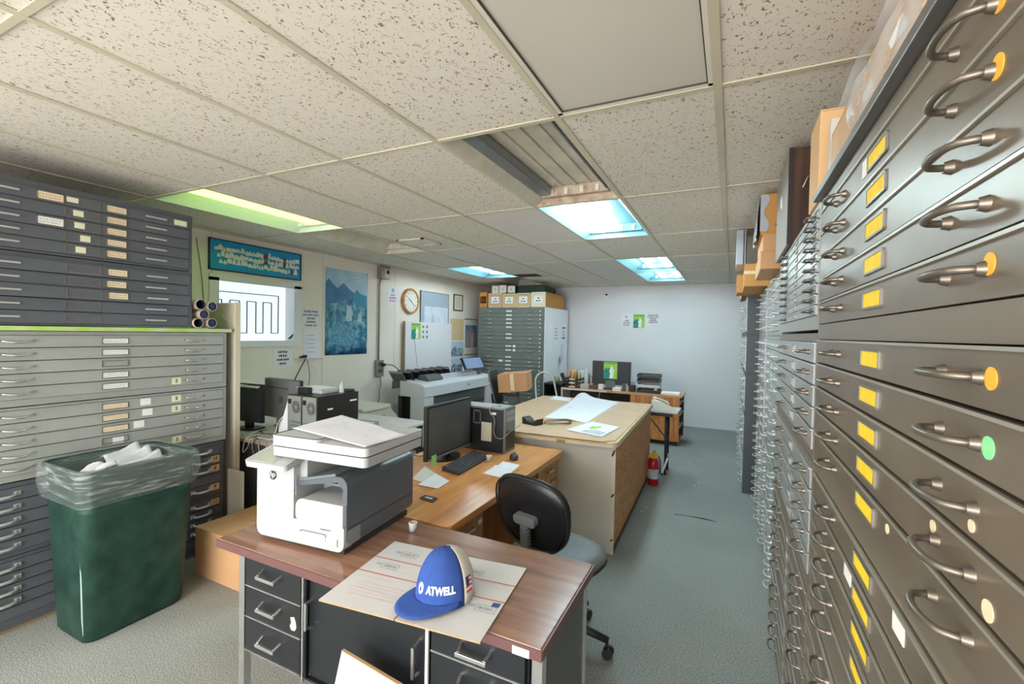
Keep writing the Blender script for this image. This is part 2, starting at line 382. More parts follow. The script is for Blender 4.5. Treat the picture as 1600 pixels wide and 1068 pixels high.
# ================================================================ flat file drawer units
m_brown = mat('drawer_enamel_bronze', C(112,100,86), 0.34, metal=0.3, spec=0.6, col2=C(126,114,99), vscale=4)
m_brownb = mat('cabinet_enamel_bronze', C(126,115,100), 0.38, metal=0.3, spec=0.6)
m_lgrey = mat('drawer_enamel_silver', C(172,174,174), 0.3, metal=0.4, spec=0.6)
m_lgreyb = mat('cabinet_enamel_silver', C(160,160,154), 0.35, metal=0.3)
m_dgrey = mat('drawer_enamel_slate', C(92,96,102), 0.42, spec=0.45, var=0.05, vscale=3)
m_dgreyb = mat('cabinet_enamel_slate', C(82,86,92), 0.45)
m_pill = mat('cabinet_enamel_dark_grey', C(74,79,81), 0.5)
m_grey = mat('drawer_enamel_grey', C(158,162,156), 0.45, var=0.05, vscale=5)
m_greyb = mat('cabinet_enamel_grey', C(150,154,149), 0.45)
m_ffar = mat('drawer_enamel_far_grey', C(112,118,112), 0.5, var=0.04, vscale=4)
m_chrome = mat('chrome', C(215,216,216), 0.22, metal=0.9)
m_bronze = mat('handle_dull_nickel', C(128,119,108), 0.38, metal=0.75)
m_alu = mat('handle_aluminium', C(205,206,204), 0.4, metal=0.6)
m_hdark = mat('handle_dark_steel', C(96,100,104), 0.35, metal=0.7)
m_frame = mat('label_holder_steel', C(140,136,128), 0.4, metal=0.6)
m_yellow = mat('yellow_card', C(244,208,40), 0.7, var=0.06, vscale=30)
m_white = mat('white_card', C(236,236,232), 0.7, var=0.03, vscale=20)
m_cream = mat('cream_card', C(236,216,180), 0.7, var=0.05, vscale=30)
m_ink = mat('black_ink', C(34,34,36), 0.7)
m_inkgrey = mat('grey_ink', C(120,122,128), 0.7)
m_gap = mat('drawer_gap_black', C(22,22,22), 0.9)

m_lip = {'drawer_enamel_bronze': mat('worn_drawer_edge', C(178,172,160), 0.35, metal=0.5), 'drawer_enamel_silver': mat('worn_drawer_edge_silver', C(196,196,194), 0.3, metal=0.5)}  # lighter lip colour paints in the highlight line along each drawer top
def arc(n, fn): return [fn(i/(n-1)) for i in range(n)]
def handle_mesh(kind):
    mb = MB()
    if kind in ('bail', 'bails'):       # curved bow with conical mounts, stands out in the plane of the drawer's width
        a, o = (0.046, 0.034)
        pts = [(-a,0,0),(-a,-0.012,0)]+arc(9, lambda t: (-a*math.cos(PI*t)*(0.93+0.07*abs(2*t-1)), -0.012-(o-0.012)*math.sin(PI*t)**0.7, 0))[1:-1]+[(a,-0.012,0),(a,0,0)]
        mb.tube(pts, 0.0046, 8)
        for s in (-1, 1): mb.cyl((s*a,0.001,0),(s*a,-0.009,0),0.0095,0.0065,10)
        return mb.mesh('handle', m_bronze if kind == 'bail' else m_alu)
    if kind == 'small':                 # small squared pull with dark back plate
        mb.box((-0.034,-0.003,-0.010),(0.034,0.001,0.010), 1)
        mb.tube([(-0.032,0,-0.002),(-0.032,-0.018,-0.002),(-0.026,-0.025,-0.002),(0.026,-0.025,-0.002),(0.032,-0.018,-0.002),(0.032,0,-0.002)], 0.0038, 6)
        return mb.mesh('handle', [m_bronze, m_hdark])
    if kind == 'bar':                   # straight thin bright strip
        mb.box((-0.058,-0.016,-0.0045),(0.058,-0.011,0.0045)); mb.box((-0.05,-0.011,-0.003),(-0.042,0.001,0.003)); mb.box((0.042,-0.011,-0.003),(0.05,0.001,0.003))
        return mb.mesh('handle', m_alu)
    if kind == 'bow':                   # slim drooping bow
        pts = arc(9, lambda t: ((t-0.5)*0.118, -0.006-0.022*math.sin(PI*t), 0.004-0.009*math.sin(PI*t)))
        mb.tube(pts, [0.0035,0.004,0.005,0.006,0.0062,0.006,0.005,0.004,0.0035], 8)
        for s in (-1, 1): mb.cyl((s*0.059,0.001,0.004),(s*0.059,-0.012,0.004),0.007,0.005,8)
        return mb.mesh('handle', m_chrome)
    if kind == 'flat':                  # chunky cast pull with flat end mounts
        mb.tube([(-0.055,-0.006,0.004),(-0.045,-0.022,-0.002),(-0.02,-0.028,-0.005),(0.02,-0.028,-0.005),(0.045,-0.022,-0.002),(0.055,-0.006,0.004)], [0.006,0.007,0.008,0.008,0.007,0.006], 8)
        for s in (-1, 1): mb.box((s*0.056-0.012,-0.010,-0.008),(s*0.056+0.012,0.001,0.012))
        return mb.mesh('handle', m_alu)
HM = {}
def card_mesh(w, h, kind):
    k = ('card', w, h, kind)
    if k in HM: return HM[k]
    cm = {'yellow': m_yellow, 'white': m_white, 'cream': m_cream, 'none': None}[kind]
    mb = MB(); t = 0.004
    for a, b in (((-w/2,-h/2),(w/2,-h/2+t)), ((-w/2,h/2-t),(w/2,h/2)), ((-w/2,-h/2),(-w/2+t,h/2)), ((w/2-t,-h/2),(w/2,h/2))): mb.box((a[0],-0.004,a[1]),(b[0],0.001,b[1]), 0)
    if cm: mb.box((-w/2+t,-0.002,-h/2+t),(w/2-t,0.001,h/2-t), 1)
    if cm and w > 0.05 and kind != 'yellow':
        rr = random.Random(hash(k) % 99)
        for q in range(2):
            x = -w/2+0.012
            while x < w/2-0.016:
                l = rr.uniform(0.004, 0.012); mb.box((x,-0.0024,h*0.1-q*h*0.28),(min(x+l, w/2-0.008),-0.0019,h*0.1-q*h*0.28+h*0.07), 2); x += l+0.004
    HM[k] = mb.mesh('label_holder', [m_frame, cm or m_frame, m_inkgrey]); return HM[k]
def sticker_mesh(w, h, m, key):
    k = ('st', w, h, key)
    if k not in HM: HM[k] = MB().box((-w/2,-0.0016,-h/2),(w/2,0.0005,h/2)).mesh('sticker', m)
    return HM[k]
m_orange = mat('orange_dot', C(244,176,60), 0.6); m_green = mat('green_dot', C(140,226,160), 0.6)
m_sticky = mat('sticker_pale_yellow', C(226,228,196), 0.7); m_tan = mat('sticker_tan', C(222,176,120), 0.7)
def dot_mesh(r, m, key):
    k = ('dot', r, key)
    if k not in HM:
        T = rot('X', 90); HM[k] = MB().lathe([(r, -0.0005), (r, 0.0012)], 16, 0, T, smooth=False).mesh('round_sticker', m)
    return HM[k]
def flat_file(label, loc, rz, w, d, h, n, hk, hx, bm_, dm_, group, mt=0.022, mbm=0.030, side=0.022, holder=None, stickers=(), hz=0.0, skip=(), proud=None, name='flat_file'):
    """origin: bottom corner of the face at the viewer's left; face at y=0, depth to +y. holder = (x, w, h, [kind per drawer])"""
    t = thing(name, label, 'drawer cabinet', loc, rz, group)
    b = MB(); e = 0.003
    b.box((0,0,0),(side,d,h)).box((w-side,0,0),(w,d,h)).box((side,0,h-mt),(w-side,d,h)).box((side,0,0),(w-side,d,mbm)).box((side,d-0.01,mbm),(w-side,d,h-mt))
    b.box((side,0.024,mbm),(w-side,0.03,h-mt), 1)
    b.build('body', [bm_, m_gap], t)
    dh = (h-mt-mbm)/n; dw = w-2*side
    kd = ('drw', round(dw,3), round(dh,4), dm_.name)
    if kd not in HM:
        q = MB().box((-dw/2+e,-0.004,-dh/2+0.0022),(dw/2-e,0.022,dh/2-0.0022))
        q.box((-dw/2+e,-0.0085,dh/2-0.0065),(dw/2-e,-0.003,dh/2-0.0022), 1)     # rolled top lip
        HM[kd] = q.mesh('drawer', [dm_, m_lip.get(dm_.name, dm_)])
    if hk not in HM: HM[hk] = handle_mesh(hk)
    drs = []
    for i in range(n):
        o = put('drawer', HM[kd], t, (w/2, -(proud or {}).get(i, 0), h-mt-dh*(i+0.5)))
        drs.append(o)
        for x in hx:
            if (i, x) in skip: continue
            put('handle', HM[hk], o, (x-w/2, -0.004, hz))
        if holder:
            kinds = holder[3]; k = kinds[i % len(kinds)]
            if k: put('label_holder', card_mesh(holder[1], holder[2], k), o, (holder[0]-w/2, -0.004, holder[4] if len(holder) > 4 else 0))
    for s in stickers:
        i, x, z, kind = s[:4]
        if kind == 'dot': put('round_sticker', dot_mesh(s[4], s[5], s[5].name), drs[i], (x-w/2, -0.004, z))
        else:
            st = put('sticker', sticker_mesh(s[4], s[5], s[6], s[6].name), drs[i], (x-w/2, -0.004, z))
            if len(s) > 7: 
                tm = text_mesh(s[7], s[5]*0.75, m_ink, 0.0004, bold=0.0008); MBJ.append((tm, drs[i], (x-w/2, -0.0062, z)))
    return t
MBJ = []
R90 = -PI/2
G1 = 'grey drawer units in the row along the right side'
# stack nearest the camera (bronze, yellow cards)
FX = 0.31
posn = ['topmost', 'second from the top', 'middle', 'second from the bottom', 'bottom']
st1 = {0: [(0,0.53,0,'rect',0.045,0.035,m_white),(0,1.045,0,'dot',0.013,m_orange),(1,1.045,0,'dot',0.013,m_orange),(4,1.045,0.004,'dot',0.012,m_orange)],
       1: [(0,1.058,0,'dot',0.012,m_orange),(1,1.058,0,'dot',0.012,m_green),(2,1.03,-0.02,'dot',0.007,m_cream),(3,0.93,0.012,'dot',0.008,m_cream),(3,1.07,-0.02,'dot',0.011,m_cream),(4,0.75,0.01,'dot',0.008,m_cream)],
       2: [(0,0.82,0.01,'rect',0.05,0.03,m_white),(1,0.50,0.01,'rect',0.06,0.03,m_white),(2,0.95,0,'dot',0.008,m_cream)], 3: [(1,0.4,0,'dot',0.008,m_cream)], 4: []}
for k in range(5):
    h = 0.402
    flat_file('bronze-grey flat file with yellow labels, %s of the stack nearest the camera' % posn[k], (FX, 1.092, 2.01-h*(k+1)), R90, 1.25, 0.98, h, 5, 'bail', (0.30, 0.99), m_brownb, m_brown, G1,
              mt=0.040 if k == 0 else 0.022, mbm=0.022 if k == 0 else 0.030, holder=(0.615, 0.125, 0.036, ['yellow']), stickers=st1[k])
# its overhanging top plate
box('cabinet_top_plate', (FX-0.022, -0.16, 2.012), (FX+0.98, 1.115, 2.034), mat('top_plate_steel', C(120,120,118), 0.4, metal=0.5), None, 0.002)
tag(bpy.data.objects['cabinet_top_plate'], 'thin grey steel plate covering the stack nearest the camera, carton on it', 'cabinet top')
# second stack: shallow ten-drawer unit above four silver units
Y2 = 2.36
flat_file('silver flat file with ten shallow drawers, topmost of the second stack from the camera', (FX, Y2, 1.616), R90, 1.255, 0.98, 0.404, 10, 'small', (0.34, 1.15), m_lgreyb, m_lgrey, G1, mt=0.02, mbm=0.045, holder=(0.72, 0.05, 0.02, ['white']))
for k in range(4):
    flat_file('silver-grey flat file with white labels, %s of the second stack from camera' % ['second from the top', 'middle', 'second from the bottom', 'bottom'][k], (FX, Y2, 1.606-0.401*(k+1)), R90, 1.255, 0.98, 0.400, 5, 'bail', (0.36, 1.09), m_brownb, m_lgrey if k < 2 else m_brown, G1, mt=0.028, mbm=0.028, holder=(0.72, 0.075, 0.034, ['white']), proud=None)
# third and fourth stacks
for (ya, w, nm, x) in ((3.53, 1.15, 'third', 0.325), (4.58, 1.03, 'fourth', 0.318)):
    for k in range(5):
        flat_file('silver flat file with bright handles, %s of the %s stack from camera' % (posn[k], nm), (x, ya, 2.0-0.4*(k+1)), R90, w, 0.96, 0.398, 5, 'bails', (0.24, w-0.24), m_lgreyb, m_lgrey, G1, holder=(w/2, 0.075, 0.034, ['white']))
# two stacks beyond, standing further out, dark grey sides
for (ya, nm) in ((5.80, 'nearer'), (7.02, 'farther')):
    for k in range(5):
        flat_file('dark-sided flat file, %s of the %s of two far right stacks' % (posn[k], nm), (0.207, ya, 2.02-0.404*(k+1)), R90, 1.20, 1.0, 0.402, 5, 'bails', (0.24, 0.96), m_pill, m_lgrey, G1, holder=(0.6, 0.075, 0.034, ['white']))

# ---------------------------------------------------------------- left stack
L90 = PI/2; G2 = 'drawer units stacked by the left wall'
LX, LY = -3.22, -0.06
# two slate units on top
gap = m_dgreyb
stu = [(0,0.69,0.006,'rect',0.05,0.028,m_sticky),(0,1.235,0,'rect',0.075,0.034,m_green if False else m_sticky),(1,0.715,0.004,'rect',0.045,0.034,m_sticky),(2,0.72,0.004,'rect',0.045,0.034,m_sticky),(3,0.745,0,'rect',0.045,0.034,m_sticky),(4,0.725,0,'rect',0.045,0.034,m_sticky)]
LS = 0.0
def left_unit(label, z0, z1, n, hk, hx, w, bm_, dm_, **k): return flat_file(label, (LX, LY+k.pop('dy', 0), z0), L90, w, k.pop('d', 0.95), z1-z0, n, hk, hx, bm_, dm_, G2, **k)
u1 = left_unit('slate-grey flat file with cream card labels, topmost of the left stack', 1.955, 2.325, 5, 'bar', (0.42, 1.09), 1.31, m_dgreyb, m_dgrey, mt=0.030, mbm=0.012, side=0.02, holder=(0.89, 0.10, 0.042, ['cream']), stickers=stu)
u2 = left_unit('slate-grey flat file with thin straight handles, second from the top of the left stack', 1.578, 1.950, 5, 'bar', (0.42, 1.09), 1.31, m_dgreyb, m_dgrey, mt=0.024, mbm=0.008, side=0.02, holder=(0.89, 0.10, 0.042, ['cream','cream','cream',None,None]), proud={0:0.012, 2:0.02})
for u, idx in ((u1, (0, 2)), (u2, ())):
    dr = [c for c in u.children if c.name.startswith('drawer')]
    for i in idx: put('label_holder', card_mesh(0.11, 0.046, 'cream' if i == 0 else 'white'), dr[i], (0.60-0.655, -0.004, 0))
for u in (u1, u2):
    for dr in [c for c in u.children if c.name.startswith('drawer')]:
        put('card_slot', card_mesh(0.155, 0.046, 'none'), dr, (0.735-0.655, -0.0025, 0))
# grey pair
left_unit('light grey flat file with bow handles, right under the speckled board in the left stack', 1.158, 1.545, 5, 'bow', (0.47, 1.325), 1.545, m_greyb, m_grey, mt=0.020, mbm=0.034, holder=(0.885, 0.13, 0.036, ['white','white','none','white','white']),
          stickers=[(4,1.215,0,'rect',0.055,0.042,m_sticky,'S')])
left_unit('light grey flat file with cream labels, above the slate bottom units at left', 0.775, 1.152, 5, 'bow', (0.47, 1.325), 1.545, m_greyb, m_grey, mt=0.012, mbm=0.030, holder=(0.885, 0.13, 0.036, ['cream','cream','cream','none','white']),
          stickers=[(0,1.215,0.004,'rect',0.055,0.042,m_sticky,'S'),(1,1.215,0.004,'rect',0.055,0.042,m_sticky,'S'),(4,1.22,0,'rect',0.055,0.042,m_sticky,'S'),(0,1.04,0.004,'rect',0.055,0.042,m_white),(1,1.05,0.006,'rect',0.055,0.042,m_white),(2,1.005,0.004,'rect',0.055,0.042,m_white),(3,0.90,-0.004,'rect',0.055,0.040,m_white)])
# slate pair at the bottom
left_unit('slate-grey flat file with number stickers 10, 8 and 9 behind the green bin', 0.392, 0.768, 5, 'flat', (0.415, 1.375), 1.53, m_dgreyb, m_dgrey, mt=0.022, mbm=0.022, skip={(3,1.375)},
          stickers=[(1,1.468,0.004,'rect',0.058,0.046,m_tan,'10'),(2,1.468,0.004,'rect',0.058,0.046,m_tan,'8'),(4,1.468,0.004,'rect',0.058,0.046,m_tan,'9')])
left_unit('slate-grey flat file with cast handles, lowest of the left stack behind the green bin', 0.022, 0.388, 5, 'flat', (0.415, 1.375), 1.53, m_dgreyb, m_dgrey, mt=0.016, mbm=0.050, skip={(4,0.415),(4,1.375)},
          stickers=[(0,1.468,0.004,'rect',0.058,0.046,m_tan,'11')])
box('plinth', (LX-0.93, LY+0.01, 0), (LX-0.012, LY+1.52, 0.0205), mat('plinth_wood', C(150,124,92), 0.7)); tag(bpy.data.objects['plinth'], 'thin wooden plinth strip under the left drawer stack', 'plinth')
# speckled board between slate top and grey units
m_spk = mat('speckled_paint_board', C(196,204,170), 0.7, col2=C(160,206,80), vscale=9)
o = box('painted_board', (LX-0.95, LY-0.02, 1.548), (LX+0.018, LY+1.575, 1.572), m_spk, None, 0.002); tag(o, 'pale board with green paint spots lying on the light grey drawer units', 'board')
for mm, par, lc in MBJ: put('lettering', mm, par, lc)
MBJ.clear()

# ---------------------------------------------------------------- far stack facing the camera
FY = 6.65
fg = 'drawer units of the far stack'
for k in range(5):
    h = 0.404
    kinds = [['white'],['white','white',None,'white','white'],['white'],['white'],['white']][k]
    flat_file('dark grey flat file, %s of the stack under the map boxes' % posn[k], (-4.10, FY, 2.03-h*(k+1)), 0, 1.28, 0.95, 0.402, 5, 'bow', (0.22, 1.03), m_ffar, m_ffar, fg, mt=0.03, mbm=0.02, holder=(0.62, 0.12, 0.034, kinds),
              stickers=[(i,1.215,0,'dot',0.011,m_white) for i in range(5)]+([(3,0.73,0,'rect',0.05,0.04,m_white),(4,0.73,0,'rect',0.05,0.04,m_white)] if k == 1 else [(1,0.47,0.0,'rect',0.08,0.036,m_white)] if k == 2 else []))
# ================================================================ foreground: steel credenza, printer, cap
def rr(x0, z0, x1, z1, r, n=5):
    """rounded rectangle polygon"""
    r4 = r if isinstance(r, (list, tuple)) else (r, r, r, r)
    out = []
    for (cx, cz, a0, q) in ((x1-r4[1], z0+r4[1], -90, r4[1]), (x1-r4[2], z1-r4[2], 0, r4[2]), (x0+r4[3], z1-r4[3], 90, r4[3]), (x0+r4[0], z0+r4[0], 180, r4[0])):
        if q <= 0: out.append((cx, cz)); continue
        for i in range(n+1):
            a = math.radians(a0+90*i/n); out.append((cx+q*math.cos(a), cz+q*math.sin(a)))
    return out
m_walnut = streak('walnut_laminate', C(120,82,64), C(166,124,100), (3, 26, 26), 0.22, 0.3, 0.7, spec=0.7)
m_wedge = mat('walnut_edge', C(104,72,70), 0.4)
m_blk = mat('black_steel_enamel', C(30,34,38), 0.35, spec=0.5, var=0.1, vscale=3)
m_gside = mat('dark_grey_steel_panel', C(78,82,82), 0.4)
m_paper = mat('white_paper', C(232,232,240), 0.75, var=0.02, vscale=9)
m_paperline = mat('drawing_lines', C(170,172,190), 0.8)
t = thing('steel_credenza', 'black steel credenza with walnut top, chrome legs and drawer pulls in the foreground', 'desk', (0,0,0))
top = MB().box((-1.745,0.525,0.716),(-0.362,1.03,0.75)); top.build('top', m_walnut, t, bevel=0.004)
MB().box((-1.747,0.520,0.718),(-0.360,0.5255,0.747)).box((-0.3625,0.525,0.718),(-0.358,1.03,0.747)).build('top_edge', m_wedge, t)
m_tapew = mat('white_tape', C(228,226,222), 0.6)
MB().box((-0.445,0.5185,0.718),(-0.395,0.5202,0.740)).build('tape', m_tapew, t)
MB().box((-1.42,0.5575,0.705),(-1.375,0.5592,0.716)).build('tape', m_tapew, t)
for x in (-1.668, -0.405):
    for y in (0.563, 0.965):
        MB().box((x,y,0),(x+0.032,y+0.032,0.716)).build('leg', m_chrome, t, bevel=0.002)
def pull(mbx, x, y, z, w=0.10, d=0.03):
    mbx.bar((x-w/2,y,z),(x-w/2+0.006,y-d,z-0.012),0.010,0.006).bar((x+w/2,y,z),(x+w/2-0.006,y-d,z-0.012),0.010,0.006).box((x-w/2-0.001,y-d-0.006,z-0.022),(x+w/2+0.001,y-d+0.002,z-0.010))
for (x0, x1, nm) in ((-1.635, -1.315, 0), (-0.75, -0.42, 1)):
    MB().box((x0,0.585,0.30),(x1,0.99,0.716)).build('pedestal', m_blk, t, bevel=0.003)
    zs = (0.700, 0.575, 0.452, 0.318) if nm == 0 else (0.700, 0.600, 0.455, 0.318)
    for k in range(3):
        d = MB().box((x0+0.006,0.565,zs[k+1]+0.004),(x1-0.006,0.586,zs[k]-0.002)).build('drawer', m_blk, t, bevel=0.002)
        q = MB(); xc = (x0+x1)/2-(0.0 if nm == 0 else -0.0); pull(q, xc, 0.566, zs[k]-0.04 if k < 2 else zs[k]-0.05); q.build('pull', m_chrome, d, bevel=0.001)
        MB().box((x0+0.006,0.562,zs[k+1]-0.001),(x1-0.006,0.567,zs[k+1]+0.004)).build('chrome_strip', m_chrome, d)
    MB().box((x1+0.002,0.563,0.30),(x1+0.010,0.571,0.716) ).build('trim_strip', m_chrome, t) if nm == 0 else MB().box((x0-0.014,0.563,0.30),(x0-0.004,0.571,0.716)).build('trim_strip', m_tapew, t)
MB().box((-1.31,0.60,0.30),(-0.757,0.99,0.716)).build('middle_cabinet', m_blk, t)
for (x0, x1, y0, hx) in ((-1.30,-1.02,0.588,-1.285), (-1.03,-0.768,0.579,-0.80)):
    d = MB().box((x0,y0,0.318),(x1,y0+0.008,0.70)).build('sliding_door', m_blk, t)
    q = MB(); q.box((hx-0.005,y0-0.034,0.50),(hx+0.005,y0-0.026,0.60)); q.bar((hx,y0,0.602),(hx,y0-0.03,0.596),0.01,0.006).bar((hx,y0,0.498),(hx,y0-0.03,0.504),0.01,0.006); q.build('pull', m_chrome, d)
MB().box((-0.400,0.60,0.30),(-0.380,0.962,0.716)).build('side_panel', m_gside, t)
MB().box((-1.63,0.585,0.292),(-0.42,0.60,0.3)).build('bottom_rail', m_blk, t)
m_wear = mat('worn_primer', C(216,204,180), 0.7)
MB().prism([(-1.372,0.52),(-1.352,0.526),(-1.344,0.51),(-1.340,0.49),(-1.348,0.476),(-1.366,0.474),(-1.374,0.487),(-1.366,0.503)], 0.5635, 0.5652, 'y').build('paint_chip', m_wear, t)

# ---------------------------------------------------------------- flattened mailing boxes with red bands
m_mailer = mat('mailer_card_white', C(212,210,208), 0.6, var=0.02, vscale=8)
m_red = mat('red_print', C(206,84,84), 0.7); m_pink = mat('pink_print', C(226,176,172), 0.7); m_blue = mat('blue_print', C(60,80,130), 0.7); m_kraft = mat('kraft_edge', C(176,146,110), 0.8)
def mailer(label, corners, seed, boxes, logo):
    """corners TL, TR, BR, BL on the desk top"""
    TL, TR, BR, BL = [Vector((c.x, c.y, 0)) for c in corners]
    z0, z1 = 0.7505, 0.7555
    t = thing('mailing_box_flat', label, 'cardboard', (0,0,0), 0, 'flattened mailing boxes on the credenza')
    def P(u, v, z): p = (TL*(1-u)+TR*u)*(1-v)+(BL*(1-u)+BR*u)*v; return (p.x, p.y, z)
    mb = MB(); c = [(0,0),(1,0),(1,1),(0,1)]
    mb.add([P(u,v,z0) for u,v in c]+[P(u,v,z1) for u,v in c], [(3,2,1,0),(0,1,5,4),(1,2,6,5),(2,3,7,6),(3,0,4,7)], 1); mb.add([P(u,v,z1) for u,v in c], [(0,1,2,3)], 0)
    mb.build('sheet', [m_mailer, m_kraft], t)
    def strip(name, u0, v0, u1, v1, m, zz=0.0006):
        MB().add([P(u0,v0,z1+zz),P(u1,v0,z1+zz),P(u1,v1,z1+zz),P(u0,v1,z1+zz)], [(0,1,2,3)]).build(name, m, t)
    for v in (0.30, 0.535): strip('red_band', 0, v, 1, v+0.012, m_red)
    rn = random.Random(seed)
    for (u, v) in boxes:
        q = MB()
        def qq(a0,b0,a1,b1): q.add([P(a0,b0,z1+0.0006),P(a1,b0,z1+0.0006),P(a1,b1,z1+0.0006),P(a0,b1,z1+0.0006)], [(0,1,2,3)])
        W, H = 0.24, 0.075
        qq(u,v,u+W,v+0.004); qq(u,v+H,u+W,v+H+0.004); qq(u,v,u+0.006,v+H); qq(u+W-0.006,v,u+W,v+H)
        for k in range(9):
            a = u+0.03+k*0.02; qq(a, v+0.022, a+rn.uniform(0.005,0.013), v+0.055)
        qq(u-0.10, v+0.015, u-0.015, v+0.022); qq(u-0.10, v+0.035, u-0.015, v+0.042)
        q.build('address_print', mat('slate_print', C(120,124,140), 0.8), t)
    def ql(v, u0, u1, h=0.006): 
        q = MB(); x = u0
        while x < u1: 
            l = rn.uniform(0.015, 0.05); q.add([P(x,v,z1+0.0006),P(min(x+l,u1),v,z1+0.0006),P(min(x+l,u1),v+h,z1+0.0006),P(x,v+h,z1+0.0006)], [(0,1,2,3)]); x += l+0.012
        q.build('print_line', m_pink, t)
    for v, a, b in logo: ql(v, a, b)
    return t
cTL, cTR, cBR, cBL, sT, sB = atz(617,845,.7555), atz(823,887,.7555), atz(750,1003,.7555), atz(498,936,.7555), atz(715,866,.7555), atz(616,967,.7555)
ma = mailer('flattened white mailing box with red bands, half under the blue cap, nearer the printer', (cTL, sT-Vector((0.002,0,0)), sB-Vector((0.002,0,0)), cBL), 3, ((0.30,0.14),(0.22,0.37)), ((0.60,0.2,0.62),(0.68,0.2,0.95),(0.72,0.2,0.95),(0.76,0.15,0.95),(0.80,0.15,0.95),(0.84,0.2,0.95),(0.46,0.45,0.75),(0.10,0.7,0.95)))
mb_ = mailer('flattened white mailing box with red bands at the right end of the credenza', (sT+Vector((0.002,0,0)), cTR, cBR, sB+Vector((0.002,0,0))), 5, ((0.28,0.18),(0.72,0.62)), ((0.33,0.5,0.95),(0.37,0.7,0.95),(0.47,0.25,0.6),(0.50,0.3,0.9)))
def quad_on(P4, z, name, m, par): MB().add([(p.x,p.y,z) for p in P4], [(0,1,2,3)]).build(name, m, par)
quad_on([atz(*q, .7565) for q in ((771,941),(783,943),(779,949),(767,947))], .7565, 'blue_mark', m_blue, mb_)

